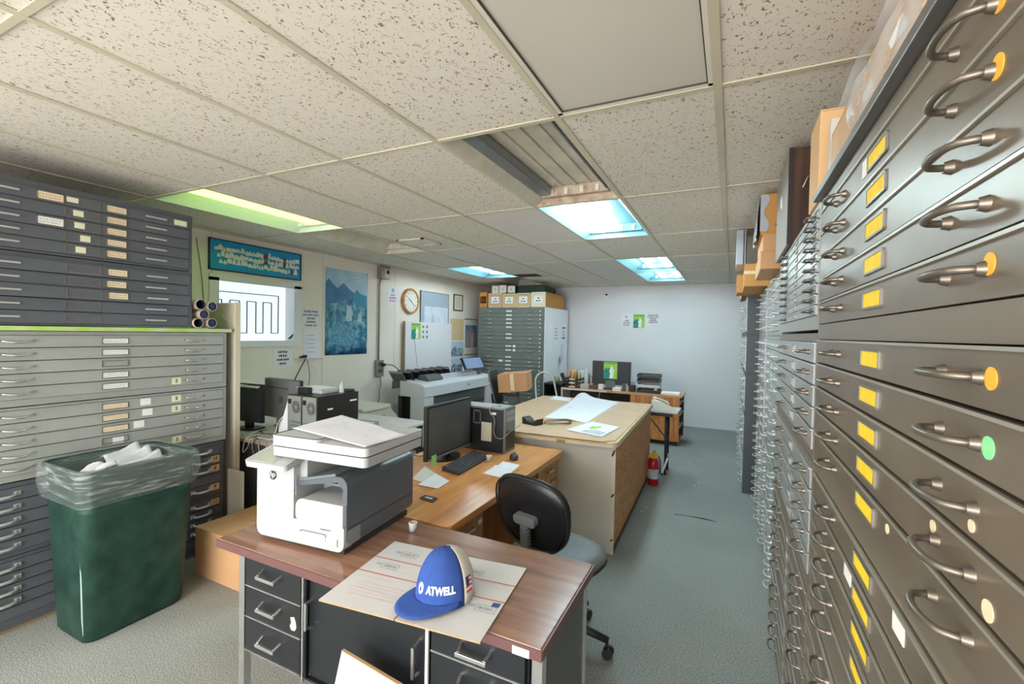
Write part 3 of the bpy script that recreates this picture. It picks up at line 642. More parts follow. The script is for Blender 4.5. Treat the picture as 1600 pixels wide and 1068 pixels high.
# ---------------------------------------------------------------- baseball cap
m_cap = mat('blue_cotton', C(58,88,160), 0.85, spec=0.2, bump=0.3, bscale=500, var=0.06, vscale=40)
m_mesh = mat('white_cap_mesh', C(226,222,212), 0.85, bump=0.6, bscale=900)
m_wht = mat('white_thread', C(240,240,240), 0.7)
def cap():
    t = thing('baseball_cap', 'blue trucker cap with white mesh back and lettered front on flattened boxes', 'cap', (-0.722, 0.605, 0.7575), math.radians(-22))
    # local: front of the crown towards -y
    a, b, H = 0.083, 0.095, 0.150
    def shell(th, ph):          # th around (0 = +x), ph 0 rim .. 1 top ; the front is pinched up and pulled to the top
        k = math.cos(ph*PI/2)**1.12
        x = a*math.cos(th)*k**0.9; y = b*math.sin(th)*k**0.9
        z = H*math.sin(ph*PI/2)**0.85
        if math.sin(th) < 0: z *= 1+0.10*(-math.sin(th))*math.sin(ph*PI); y *= 1+0.02*ph
        y += 0.012*ph
        x *= 1-0.10*ph*(1-ph)*4*0.4
        return (x, y, z)
    na, nb = 40, 12
    fr = MB(); bk = MB()
    for j in range(nb):
        for i in range(na):
            t0, t1 = 2*PI*i/na, 2*PI*(i+1)/na; p0, p1 = j/nb, (j+1)/nb
            tm = (t0+t1)/2
            tgt = fr if (math.sin(tm) < 0.12) else bk
            pts = [shell(t0,p0), shell(t1,p0), shell(t1,p1), shell(t0,p1)]
            tgt.add(pts, [(0,1,2,3)], 0, True)
    def weld(m):
        o = m; return o
    f = fr.build('crown_front', m_cap, t, solid=0.003); g = bk.build('crown_mesh', m_mesh, t, solid=0.003)
    for o in (f, g):
        bm = bmesh.new(); bm.from_mesh(o.data); bmesh.ops.remove_doubles(bm, verts=bm.verts, dist=0.0004); bmesh.ops.recalc_face_normals(bm, faces=bm.faces); bm.to_mesh(o.data); bm.free()
    # brim
    def brim(u, v):
        th = PI+PI*u; k = 0.90+v*0.92
        sx, sy = a*math.cos(th), b*math.sin(th)
        ext = v*0.078
        x = sx*(1+0.06*v); y = sy*0.93 - ext*abs(math.sin(th))**0.6
        z = 0.016-0.012*v-0.10*(x*x)/(0.1)*0.12+0.004
        return (x, y, max(z, 0.0012))
    MB().grid(brim, 28, 6).build('brim', m_cap, t, solid=0.004)
    MB().lathe([(0.001,0.004),(0.006,0.003),(0.008,0)], 10, 0, tr(0,0.012,H-0.001)).build('button', m_cap, t)
    # seam ridges
    for s in (-0.35, 0, 0.35):
        MB().tube([tuple(Vector(shell(-PI/2+s, p/10))*1.006) for p in range(0, 11)], 0.0012, 5).build('seam', mat('blue_stitch', C(40,64,128), 0.9), t)
    # lettering wrapped onto the crown
    me = text_mesh('ATWELL', 0.026, m_wht, 0.0008, bold=0.0012)
    R = 0.0
    for v in me.vertices:
        x, y, z = v.co; th = -PI/2+0.86+x/0.096
        ph = 0.20+z/0.21
        p = Vector(shell(th, ph)); nrm = Vector((math.cos(th), math.sin(th), 0.25)).normalized()
        v.co = p+nrm*(0.0018-y)
    put('lettering', me, t)
    lg = MB()
    def on(th, ph, off): p = Vector(shell(th, ph)); n = Vector((math.cos(th), math.sin(th), 0.25)).normalized(); return tuple(p+n*off)
    c0 = -PI/2+0.06
    ring = [on(c0+0.14*math.cos(q*PI/8), 0.20+0.065*math.sin(q*PI/8), 0.0026) for q in range(16)]
    lg.add(ring, [tuple(range(16))], 0)
    lg.build('emblem', m_wht, t)
    MB().add([on(c0,0.235,0.0034), on(c0-0.07,0.17,0.0034), on(c0+0.07,0.17,0.0034)], [(0,1,2)]).build('emblem_triangle', m_cap, t)
    # flag patch on the side mesh
    fl = MB(); th0, th1, p0, p1 = 0.24, 0.56, 0.10, 0.30
    n = 7
    for k in range(n):
        pa, pb = p0+(p1-p0)*k/n, p0+(p1-p0)*(k+1)/n
        fl.add([on(th0,pa,0.003),on(th1,pa,0.003),on(th1,pb,0.003),on(th0,pb,0.003)], [(0,1,2,3)], k % 2)
    fl.add([on(th0,p0+(p1-p0)*3/7,0.0036),on((th0+th1)/2,p0+(p1-p0)*3/7,0.0036),on((th0+th1)/2,p1,0.0036),on(th0,p1,0.0036)], [(0,1,2,3)], 2)
    fl.build('flag_patch', [mat('flag_red', C(196,60,70), 0.8), m_wht, mat('flag_blue', C(50,60,120), 0.8)], t)
    return t
cap()

# ---------------------------------------------------------------- office printer
m_pw = mat('printer_plastic_light', C(178,180,181), 0.45)
m_pwb = mat('printer_plastic_white', C(194,196,197), 0.4)
m_pg = mat('printer_plastic_slate', C(84,92,100), 0.38, spec=0.5)
m_pd = mat('printer_plastic_dark', C(46,48,50), 0.45)
t = thing('office_printer', 'light and slate grey multifunction office printer with scanner lid on the credenza', 'printer', (-1.188, 0.640, 0.75), math.radians(5))
MB().box((-0.43,0.02,0),(-0.015,0.43,0.022)).build('base', m_pd, t)
MB().prism(rr(-0.432,0.016,-0.242,0.312,[0.03,0,0.012,0.012]), 0.0, 0.41, 'y').build('left_column', m_pw, t, bevel=0.003)
MB().prism(rr(-0.2425,0.016,-0.001,0.108,[0,0.03,0,0]), 0.0, 0.05, 'y').build('paper_drawer', m_pw, t, bevel=0.002)
MB().box((-0.242,0.05,0.018),(-0.022,0.42,0.115)).box((-0.242,0.16,0.115),(-0.022,0.42,0.2)).build('chassis', m_pw, t)
MB().prism(rr(-0.228,0.108,-0.004,0.192,[0.02,0,0.004,0.035],6), -0.004, 0.17, 'y').build('output_block', m_pwb, t, bevel=0.004)
# slate shell: right side, rounded shoulder, sloping lid
sh = [(-0.238,0.246),(-0.05,0.2895)]+[(-0.036+0.036*math.cos(math.radians(a)), 0.254+0.036*math.sin(math.radians(a))) for a in (80,60,40,20,0)]+[(0.0,0.05),(-0.012,0.03),(-0.020,0.05),(-0.020,0.245),(-0.045,0.268),(-0.238,0.232)]
MB().prism(sh, 0.014, 0.45, 'y').build('side_shell', m_pg, t, bevel=0.003)
MB().prism([(-0.242,0.24),(-0.225,0.24),(-0.06,0.285),(-0.06,0.297),(-0.235,0.258)], 0.02, 0.40, 'y').build('output_tray_lid', mat('printer_lid_slate', C(112,120,124), 0.4), t)
MB().tube([(-0.095,0.16,0.288),(-0.085,0.16,0.305),(-0.06,0.27,0.312),(-0.062,0.28,0.296)], 0.0045, 8).build('lid_handle', m_pd, t)
MB().box((-0.2415,0.03,0.255),(-0.205,0.40,0.335)).build('tray_wall', mat('printer_plastic_mid', C(176,180,180), 0.5), t)
for (z, y0) in ((0.098, 0.02),): MB().box((-0.001,y0,z),(0.0015,0.445,z+0.002)).build('side_groove', m_pd, t)
MB().box((-0.001,0.02,0.035),(0.0012,0.09,0.092)).build('side_window', mat('printer_window', C(128,136,138), 0.2), t)
MB().box((-0.432,-0.0008,0.2245),(-0.242,0.0002,0.2262)).build('front_groove', m_pwb, t)
MB().prism(rr(-0.205,0.040,-0.085,0.068,[0.006,0.006,0.012,0.012]), -0.002, 0.004, 'y').build('drawer_grip', m_pwb, t, bevel=0.001)
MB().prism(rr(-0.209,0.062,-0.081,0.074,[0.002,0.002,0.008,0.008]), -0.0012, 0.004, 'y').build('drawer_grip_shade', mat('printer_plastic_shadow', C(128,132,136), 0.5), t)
MB().box((-0.031,-0.0012,0.035),(-0.0285,0,0.062)).build('paper_gauge', m_pd, t)
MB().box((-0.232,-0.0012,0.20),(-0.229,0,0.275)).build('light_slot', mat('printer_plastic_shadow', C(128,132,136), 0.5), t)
lg = MB().lathe([(0.019,-0.0006),(0.019,0.0006)], 24, 0, tr(-0.348,0,0.262) @ rot('X', 90), smooth=False).build('emblem', m_pd, t)
tm = text_mesh('hp', 0.030, m_pwb, 0.0004, bold=0.0006); tm.transform(Matrix(((1,0,0.25,0),(0,1,0,0),(0,0,1,0),(0,0,0,1)))); put('emblem_letters', tm, lg, (-0.349,-0.0012,0.2645))
put('model_lettering', text_mesh('PageWide Pro', 0.0085, m_pd, 0.0003), t, (-0.085,-0.0006,0.09))
# scanner
MB().box((-0.42,0.22,0.31),(-0.25,0.41,0.36)).build('scanner_column', m_pw, t)
MB().prism(rr(-0.325,-0.03,0.115,0.345,0.02), 0.352, 0.386, 'z').build('scanner_base', m_pw, t, bevel=0.006)
MB().prism(rr(-0.323,-0.028,0.113,0.343,0.02), 0.386, 0.391, 'z').build('scanner_seam', m_pd, t)
MB().prism(rr(-0.327,-0.032,0.117,0.347,0.022), 0.391, 0.420, 'z').build('scanner_lid', m_pwb, t, bevel=0.005)
MB().prism(rr(-0.327,-0.032,-0.10,0.347,0.022), 0.420, 0.429, 'z').build('document_feeder', m_pwb, t, bevel=0.006)
MB().tube([(x,y,0.4295) for x,y in rr(-0.323,-0.028,-0.104,0.343,0.02)], 0.0018, 5, closed=True).build('feeder_edge', m_pd, t)
T = tr(-0.315,-0.01,0.330) @ rot('X', 14)
MB().prism(rr(-0.105,-0.06,0.10,0.115,0.015), -0.010, 0.014, 'z', 0, T).build('control_panel', m_pw, t, bevel=0.004)
MB().prism(rr(-0.095,-0.05,0.03,0.04,0.008), 0.0142, 0.0155, 'z', 0, T).build('touch_screen', mat('printer_screen', C(176,180,176), 0.15), t)
MB().prism(rr(0.04,-0.05,0.09,0.04,0.006), 0.0142, 0.015, 'z', 0, T).build('button_field', mat('printer_plastic_mid', C(176,180,180), 0.5), t)
# sheets lying on the scanner lid
def sheet(name, label, z, corners, bumps=(), m=None, thick=0.0006, group=None, lines=0, cat='paper', seed=1):
    """a thin sheet through four corner points (x, y), with height bumps (u, v, r, dz)"""
    o = thing(name, label, cat, (0,0,0), 0, group) if False else None
    cs = [Vector((c[0], c[1], c[2] if len(c) > 2 else z)) for c in corners]
    def P(u, v):
        p = (cs[0]*(1-u)+cs[1]*u)*(1-v)+(cs[3]*(1-u)+cs[2]*u)*v
        for bu, bv, r, dz in bumps: p = p+Vector((0,0,dz*math.exp(-((u-bu)**2+(v-bv)**2)/(r*r))))
        return tuple(p)
    ob = MB().grid(P, 16, 16).build(name, m or m_paper, None, solid=thick)
    tag(ob, label, cat, group)
    if lines:
        rn = random.Random(seed); q = MB()
        for k in range(lines):
            u, v = rn.uniform(0.12, 0.8), rn.uniform(0.15, 0.8); l = rn.uniform(0.02, 0.16)
            a, b = (l, 0.003) if rn.random() < 0.6 else (0.003, l)
            p = [Vector(P(u,v)), Vector(P(min(u+a,.97),v)), Vector(P(min(u+a,.97),min(v+b,.97))), Vector(P(u,min(v+b,.97)))]
            q.add([(s.x,s.y,s.z+0.0012) for s in p], [(0,1,2,3)])
        q.build('drawing', m_paperline, ob)
    return ob
c4 = [atz(456,669,1.186), atz(534,648,1.188), atz(637,679,1.180), atz(570,698,1.180)]
sheet('paper_sheet', 'large white drawing sheet lying over the scanner lid of the office printer', 1.2, c4, ((0.3,0.3,0.3,0.004),(0.9,0.5,0.2,0.003)), lines=26, seed=4)

# small clear cup and its paper lid near the printer
m_clear = mat('clear_plastic', C(236,240,240), 0.08, trans=0.9, spec=0.5)
def small_cup(label, x, y, z, s=1.0):
    t = thing('small_cup', label, 'cup', (x, y, z), 0)
    MB().lathe([(0.0135*s,0.0005),(0.017*s,0.034*s)], 16, 0, None, cap=False).build('wall', m_pwb, t, solid=0.0012)
    MB().lathe([(0.013*s,0.0006),(0.013*s,0.0024)], 16).build('bottom', m_pwb, t)
    MB().lathe([(0.0165*s,0.033*s),(0.0185*s,0.0335*s),(0.0185*s,0.036*s),(0.0165*s,0.0365*s)], 16, cap=False).build('rim', m_wht, t)
    return t
q = atz(645,829,.75); small_cup('small white paper cup between printer and wooden desk on the credenza', q.x, q.y, .7505, 1.0)
# tilted open carton in front of the credenza doors
m_card = mat('corrugated_kraft', C(196,160,122), 0.8, var=0.06, vscale=5)
t = thing('leaning_carton', 'pale flattened carton leaning against the credenza doors on the floor', 'cardboard', (0,0,0))
a = aty(540,1012,0.52); b = aty(628,1062,0.52); dwn = aty(512,1086,0.50)
d1 = Vector((b.x-a.x,0,b.z-a.z)).normalized(); d2 = Vector((-d1.z*-1,0,-d1.x)); 
d2 = Vector((d1.z,0,-d1.x)); 
if d2.z > 0: d2 = -d2
Lw = 0.26
zf = lambda p: p
mb = MB(); lean = 0.18
A = a; B = a+d1*Lw
hA = (A.z-0.002)/-(d2.z); hB = (B.z-0.002)/-(d2.z)
C1_ = B+d2*hB; D1_ = A+d2*min(hA, hB+Lw*abs(d1.z/d2.z) if False else hA)
pts = [A, B, C1_, D1_]
def ly(p): return 0.512-lean*(0.56-p.z)
mb.add([(p.x, ly(p)-0.004, max(p.z,0.001)) for p in pts]+[(p.x, ly(p)+0.004, max(p.z,0.001)) for p in pts], [(0,1,2,3),(7,6,5,4),(0,4,5,1),(1,5,6,2),(2,6,7,3),(3,7,4,0)], 0)
mb.build('panel', m_mailer, t)
MB().bar((A.x,ly(A),A.z+0.002),(B.x,ly(B),B.z+0.002),0.010,0.004).build('torn_edge', m_card, t)
# ================================================================ middle of the room
# ---------------------------------------------------------------- wooden desk
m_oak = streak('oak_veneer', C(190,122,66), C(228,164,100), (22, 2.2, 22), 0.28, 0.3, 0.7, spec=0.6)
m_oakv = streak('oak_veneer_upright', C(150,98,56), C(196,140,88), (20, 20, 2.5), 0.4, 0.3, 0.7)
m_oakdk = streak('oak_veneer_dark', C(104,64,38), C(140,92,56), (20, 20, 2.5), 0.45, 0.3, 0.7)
t = thing('wooden_desk', 'orange oak office desk with two drawer pedestals behind the steel credenza', 'desk', (0,0,0))
MB().prism(rr(-1.84,1.045,-0.995,2.515,0.03), 0.716, 0.750, 'z').build('top', m_oak, t, bevel=0.004)
def brass_pull(parent, x, y, z, l=0.09):
    q = MB(); q.box((x,y-l/2,z-0.006),(x+0.022,y-l/2+0.008,z+0.006)).box((x,y+l/2-0.008,z-0.006),(x+0.022,y+l/2,z+0.006)).box((x+0.016,y-l/2,z-0.006),(x+0.024,y+l/2,z+0.006)); q.build('pull', m_chrome, parent, bevel=0.001)
for (y0, y1) in ((1.075, 1.40), (2.11, 2.49)):
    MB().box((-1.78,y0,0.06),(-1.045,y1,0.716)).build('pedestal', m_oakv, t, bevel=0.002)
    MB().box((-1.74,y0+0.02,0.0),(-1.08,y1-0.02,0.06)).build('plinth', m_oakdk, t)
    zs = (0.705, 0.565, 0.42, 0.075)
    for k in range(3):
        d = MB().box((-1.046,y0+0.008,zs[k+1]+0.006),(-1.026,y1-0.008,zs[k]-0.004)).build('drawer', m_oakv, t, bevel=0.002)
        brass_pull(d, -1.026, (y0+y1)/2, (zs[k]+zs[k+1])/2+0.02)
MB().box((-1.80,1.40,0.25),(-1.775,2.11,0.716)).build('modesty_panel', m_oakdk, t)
MB().box((-1.075,1.345,0.640),(-1.0255,1.385,0.664)).build('white_label', m_white, t)

# things on the wooden desk
def flat_sheet(name, label, px, z, m=None, cat='paper', group=None, lines=8, seed=1, thick=0.0006):
    return sheet(name, label, z, [atz(p[0], p[1], z) for p in px], (), m, thick, group, lines, cat, seed)
flat_sheet('paper_sheet', 'white paper lying under the keyboard edge nearest the worktable on the wooden desk', [(754,739),(775,726),(803,734),(790,747)], 0.7512, lines=0)
flat_sheet('paper_sheet', 'white paper overlapping another between keyboard and black chair', [(774,730),(786,720),(812,726),(803,735)], 0.7525, lines=0)
flat_sheet('paper_sheet', 'crumpled grey-white paper lying beside the green sticky note', [(644,748),(664,727),(685,742),(668,756)], 0.752, m=mat('paper_grey', C(206,206,204), 0.8), lines=4)
flat_sheet('paper_sheet', 'white paper sheet with torn corner on the wooden desk below the monitor', [(652,757),(680,739),(703,751),(684,763)], 0.754, lines=5, seed=3)
p = [atz(*q, .752) for q in ((656,778),(664,774),(684,779),(676,785))]
mb = MB(); mb.add([(v.x,v.y,.7505) for v in p]+[(v.x,v.y,.757) for v in p], [(3,2,1,0),(4,5,6,7),(0,1,5,4),(1,2,6,5),(2,3,7,6),(3,0,4,7)])
o = mb.build('name_plate', mat('dark_plate', C(66,66,70), 0.4)); tag(o, 'small dark rectangular plate with pale writing on the wooden desk', 'plate')
cc = sum((Vector(v) for v in p), Vector())/4; e1 = (p[2]-p[1])*0.28; e2 = (p[1]-p[0])*0.16
MB().add([tuple(Vector((v.x,v.y,.7575))) for v in (cc-e1-e2, cc+e1-e2, cc+e1+e2, cc-e1+e2)], [(0,1,2,3)]).build('plate_writing', m_white, o)
q = atz(764,720,.75); small_cup('small white cup beside the black keyboard on the wooden desk', q.x, q.y, .7505, 1.05)
# keyboard
m_key = mat('keyboard_black', C(52,53,56), 0.5); m_keyc = mat('key_cap', C(74,76,82), 0.45)
KA, KB_, KC, KD = Vector((-1.336,1.655,0)), Vector((-1.478,1.690,0)), Vector((-1.505,2.115,0)), Vector((-1.361,2.075,0))
kt = thing('keyboard', 'black computer keyboard with grey keys on the wooden desk', 'keyboard', (0,0,0))
def KP(u, v, z): p = (KA*(1-u)+KD*u)*(1-v)+(KB_*(1-u)+KC*u)*v; return (p.x, p.y, z)     # u along the length, v towards the monitor
c = [(0,0),(1,0),(1,1),(0,1)]
mb = MB(); mb.add([KP(u,v,.7505) for u,v in c]+[KP(u,v,.765+0.010*v) for u,v in c], [(3,2,1,0),(4,5,6,7),(0,1,5,4),(1,2,6,5),(2,3,7,6),(3,0,4,7)]); mb.build('case', m_key, kt, bevel=0.003)
for r in range(6):
    v0 = 0.09+r*0.145; n = 18
    kk = []
    u = 0.03
    while u < 0.95:
        w = 0.0455
        if r == 0 and 0.22 < u < 0.3: w = 0.26
        if 0.66 < u < 0.685: u = 0.70
        kk.append((u, min(u+w, 0.975))); u += w+0.005
    for (a, b) in kk:
        m_ = MB(); z = .766+0.010*v0
        m_.add([KP(a,v0,z),KP(b,v0,z),KP(b,v0+0.12,z+.0012),KP(a,v0+0.12,z+.0012),KP(a+.006,v0+.012,z+.005),KP(b-.006,v0+.012,z+.005),KP(b-.006,v0+.105,z+.006),KP(a+.006,v0+.105,z+.006)], [(4,5,6,7),(0,1,5,4),(1,2,6,5),(2,3,7,6),(3,0,4,7)])
        m_.build('key', m_keyc, kt)
# mouse
q = atz(803,717,.75)
mt_ = thing('computer_mouse', 'black computer mouse beside the white papers on the wooden desk', 'mouse', (q.x, q.y, .7505), math.radians(20))
rings = [[(0.030*s*math.cos(a), 0.055*s*math.sin(a), z) for a in [2*PI*k/16 for k in range(16)]] for s, z in ((0.92,0.0),(1.0,0.008),(0.95,0.02),(0.72,0.031),(0.35,0.036))]
MB().loft(rings).build('body', m_key, mt_)
MB().cyl((-0.004,0.03,0.030),(0.004,0.03,0.030),0.008,n=10).build('wheel', mat('mouse_wheel', C(20,20,20), 0.6), mt_)
# monitor
m_bez = mat('monitor_bezel', C(20,21,22), 0.3); m_scr = mat('monitor_screen_off', C(78,82,82), 0.3, spec=0.5)
ty = math.radians(92)
mo = thing('computer_monitor', 'black flat monitor with dark screen and green sticky note on the wooden desk', 'monitor', (-1.60, 1.938, 0.7505), math.radians(90))
# local: screen faces -y ... rotated so that it faces +x
MB().box((-0.258,-0.018,0.035),(0.258,0.012,0.375)).build('bezel', m_bez, mo, bevel=0.004)
MB().box((-0.244,-0.0195,0.058),(0.244,-0.0175,0.360)).build('screen', m_scr, mo)
MB().box((-0.17,0.012,0.09),(0.17,0.04,0.32)).build('back_cover', m_bez, mo, bevel=0.01)
MB().box((-0.03,0.0,0.012),(0.03,0.035,0.12)).build('neck', m_bez, mo)
MB().prism([(0.12*math.cos(2*PI*k/28), 0.09*math.sin(2*PI*k/28)+0.02) for k in range(28)], 0, 0.012, 'z').build('foot', m_bez, mo)
MB().box((-0.25,-0.0205,0.036),(0.25,-0.0185,0.05)).build('lower_trim', mat('monitor_trim', C(120,124,126), 0.3), mo)
MB().box((-0.215,-0.024,0.001),(-0.165,-0.0205,0.065)).build('sticky_note', mat('green_note', C(168,220,150), 0.7), mo)
# tower with white pad on its side
tw = thing('computer_tower', 'black computer tower with beige card on its side on the wooden desk', 'computer', (-1.335, 2.212, 0.7505), 0)
MB().box((-0.47,0,0),(0,0.165,0.30)).build('case', mat('tower_black', C(32,33,36), 0.4), tw, bevel=0.003)
MB().box((-0.47,0.0,0.30),(0,0.165,0.312)).build('case_top', mat('tower_grey', C(140,142,144), 0.4), tw, bevel=0.002)
mfr = mat('tower_front_grey', C(108,112,114), 0.4)
fp = MB().box((0,0.004,0.0),(0.018,0.162,0.312)).build('front_panel', mfr, tw, bevel=0.003)
for z in (0.255, 0.215): MB().box((0.017,0.014,z),(0.0195,0.152,z+0.034)).build('drive_bay', mat('drive_bay_grey', C(150,152,152), 0.4), fp)
MB().box((0.017,0.014,0.02),(0.0195,0.152,0.15)).build('grille', mat('tower_black', C(32,33,36), 0.4), fp)
for k in range(4): MB().cyl((0.017,0.03,0.165+k*0.012),(0.020,0.03,0.165+k*0.012),0.004,n=8).build('port', m_chrome, fp)
MB().box((-0.165,-0.010,0.075),(-0.085,-0.0005,0.205)).build('card', mat('beige_card', C(206,202,184), 0.7), tw)
MB().box((-0.10,-0.0015,0.262),(-0.055,0.0,0.278)).build('sticker', m_white, tw)
fr = MB()
for a, b in (((-0.235,0.19),(-0.175,0.20)), ((-0.235,0.275),(-0.175,0.285)), ((-0.235,0.19),(-0.228,0.285)), ((-0.182,0.19),(-0.175,0.285))): fr.box((a[0],-0.003,a[1]),(b[0],0.0,b[1]))
fr.build('vent_frame', mat('vent_frame_grey', C(110,116,122), 0.4), tw)
m_cable = mat('grey_cable', C(150,148,140), 0.5); m_cblk = mat('black_cable', C(30,30,30), 0.5)
def cable(label, pts, r=0.003, m=None, parent=None, name='cable', n=6, group=None):
    # smooth the points
    P = [Vector(p) for p in pts]; out = []
    for i in range(len(P)-1):
        p0, p1, p2, p3 = P[max(i-1,0)], P[i], P[i+1], P[min(i+2,len(P)-1)]
        for k in range(6):
            s = k/6; out.append(0.5*((2*p1)+(-p0+p2)*s+(2*p0-5*p1+4*p2-p3)*s*s+(-p0+3*p1-3*p2+p3)*s**3))
    out.append(P[-1])
    o = MB().tube(out, r, n).build(name, m or m_cable, parent)
    if parent is None: tag(o, label, 'cable', group)
    return o
cable('grey cable looping down the side of the computer tower on the wooden desk', [(-1.39,2.29,1.067),(-1.42,2.215,1.069),(-1.435,2.200,1.04),(-1.40,2.198,1.0),(-1.39,2.192,0.96),(-1.395,2.190,0.90),(-1.37,2.19,0.86),(-1.32,2.185,0.865),(-1.28,2.22,0.91),(-1.27,2.36,0.93)], 0.0028)
cable('thin black monitor cable hanging off the back edge of the wooden desk', [(-1.66,1.93,0.80),(-1.72,1.90,0.765),(-1.78,1.86,0.756),(-1.845,1.86,0.745),(-1.86,1.87,0.60),(-1.87,1.9,0.3)], 0.003, m_cblk)

# ---------------------------------------------------------------- black task chair
m_vinyl = mat('black_vinyl', C(28,29,31), 0.3, spec=0.5, bump=0.12, bscale=220)
m_vinyls = mat('grey_worn_vinyl', C(116,120,122), 0.42, spec=0.5, bump=0.3, bscale=26, var=0.08, vscale=9)
m_plast = mat('black_plastic', C(32,33,34), 0.45)
ch = thing('task_chair', 'black vinyl task chair on casters pulled up between credenza and worktable', 'chair', (-0.705, 1.62, 0), math.radians(-14))
# local: chair faces +y; back at -y
def blob(cx, cy, cz, rx, ry, rz, n=28, e=2.6, T=None):
    rings = []
    for j in range(9):
        ph = -PI/2+PI*j/8; k = max(abs(math.cos(ph)), 0.02)**0.45; z = cz+rz*math.sin(ph)
        ring = []
        for i in range(n):
            a = 2*PI*i/n; c_, s_ = math.cos(a), math.sin(a)
            ring.append((cx+rx*k*math.copysign(abs(c_)**(2/e), c_), cy+ry*k*math.copysign(abs(s_)**(2/e), s_), z))
        rings.append(ring)
    return MB().loft(rings, 0, True, True, T)
blob(0, 0, 0.462, 0.235, 0.225, 0.040).build('seat', m_vinyls, ch)
blob(0, 0, 0.440, 0.237, 0.227, 0.022).build('seat_shell', m_plast, ch)
Tb = tr(0,-0.235,0.735) @ rot('X', 100)
def back_blob():
    rings = []
    for j in range(7):
        ph = -PI/2+PI*j/6; k = max(abs(math.cos(ph)),0.02)**0.4; z = 0.032*math.sin(ph)
        ring = []
        for i in range(36):
            a = 2*PI*i/36; c_, s_ = math.cos(a), math.sin(a)
            x = 0.212*k*math.copysign(abs(c_)**(2/2.7), c_); y = 0.185*k*math.copysign(abs(s_)**(2/2.7), s_)
            x *= 1+0.10*y/0.185
            ring.append((x, y, z-0.25*x*x))
        rings.append(ring)
    return MB().loft(rings, 0, True, True, Tb)
back_blob().build('backrest', m_vinyl, ch)
# piping around the backrest
pp = []
for i in range(40):
    a = 2*PI*i/40; c_, s_ = math.cos(a), math.sin(a)
    x = 0.205*math.copysign(abs(c_)**(2/2.7), c_); y = 0.178*math.copysign(abs(s_)**(2/2.7), s_); x *= 1+0.10*y/0.185
    pp.append(Tb @ Vector((x, y, 0.022-0.25*x*x)))
MB().tube(pp, 0.005, 6, closed=True).build('piping', m_plast, ch)
m_pgrey = mat('grey_plastic', C(116,120,124), 0.4)
MB().prism(rr(-0.062,0.0,0.062,0.046,0.018), -0.05, -0.018, 'y', 0, tr(0,-0.245,0.70) @ rot('X', 10)).build('bracket', m_pgrey, ch, bevel=0.006)
for k in range(7): MB().cyl((0,-0.283+0.001*k,0.69-k*0.016),(0,-0.283+0.001*k,0.683-k*0.016),0.026,n=14).cyl((0,-0.283,0.683-k*0.016),(0,-0.283,0.674-k*0.016),0.019,n=14).build('bellows_ring', m_pgrey, ch)
MB().tube([(0,-0.283,0.59),(0,-0.275,0.45),(0,-0.23,0.40),(0,-0.05,0.40)], 0.016, 8).build('back_bar', m_plast, ch)
MB().cyl((0,0,0.10),(0,0,0.42),0.028,0.022,14).build('gas_lift', m_plast, ch)
MB().box((-0.09,-0.11,0.395),(0.09,0.11,0.422)).build('mechanism', m_plast, ch, bevel=0.005)
MB().tube([(0.05,-0.06,0.40),(0.20,-0.16,0.385),(0.235,-0.185,0.385)], 0.006, 8).lathe([(0.001,-0.016),(0.014,-0.008),(0.016,0),(0.014,0.008),(0.001,0.016)], 12, 0, tr(0.242,-0.19,0.385)).build('lever', m_plast, ch)
for k in range(5):
    a = math.radians(14+72*k); d = Vector((math.cos(a), math.sin(a), 0))
    MB().tube([d*0.02+Vector((0,0,0.115)), d*0.14+Vector((0,0,0.108)), d*0.27+Vector((0,0,0.085))], [0.026,0.021,0.016], 8).build('base_arm', m_plast, ch)
    cst = MB().cyl(d*0.262+Vector((0,0,0.05)), d*0.262+Vector((0,0,0.09)), 0.008, n=8).build('caster', m_plast, ch)
    s = d.cross(Vector((0,0,1)))
    for q in (-1, 1): MB().cyl(d*0.268+s*q*0.006+Vector((0,0,0.0265)), d*0.268+s*q*0.024+Vector((0,0,0.0265)), 0.026, n=16).build('wheel', m_plast, cst)

# ---------------------------------------------------------------- big worktable
m_osb = streak('particle_board', C(172,114,60), C(208,152,96), (26, 9, 30), 0.6, 0.35, 0.6, 5, 1.5, c3=C(150,96,50), third=0.76)
m_whp = mat('worn_white_panel', C(214,212,202), 0.55, var=0.05, vscale=4)
m_whitewood = mat('white_trim_wood', C(220,214,196), 0.6, var=0.06, vscale=8)
wt = thing('worktable', 'large box-like worktable with white end panel and bare particle board side', 'table', (-0.66, 2.675, 0), math.radians(1.8))
W0, L0, H0 = -1.27, 2.0, 0.785
MB().box((W0,0,0.0),(-0.02,0.018,H0)).build('end_panel', m_whp, wt)
MB().box((-0.018,0.0,0.06),(0.0,L0,H0)).build('side_panel', m_osb, wt)
MB().box((-0.012,0.01,0.0),(-0.002,L0,0.06)).build('toe_kick', mat('toe_kick_dark', C(84,72,58), 0.7), wt)
MB().box((-0.022,-0.004,0.0),(0.003,0.0,H0)).build('corner_trim', m_whitewood, wt)
MB().box((W0,L0-0.018,0),(-0.018,L0,H0)).box((W0,0.018,0),(W0+0.018,L0-0.018,H0)).build('back_panels', m_whp, wt)
def rcorner(x0, y0, x1, y1, r): return rr(x0, y0, x1, y1, [0.01, r, 0.01, 0.01])
MB().prism(rcorner(W0-0.02,-0.07,0.02,L0+0.03,0.07), H0, H0+0.018, 'z').build('top', m_whitewood, wt, bevel=0.002)
MB().prism(rcorner(W0-0.02,-0.062,0.018,L0+0.03,0.07), H0+0.018, H0+0.030, 'z').build('top_sheet', mat('plywood_edge', C(206,176,130), 0.7, var=0.1, vscale=20), wt)
m_chip = mat('dark_wood_chip', C(92,48,32), 0.8)
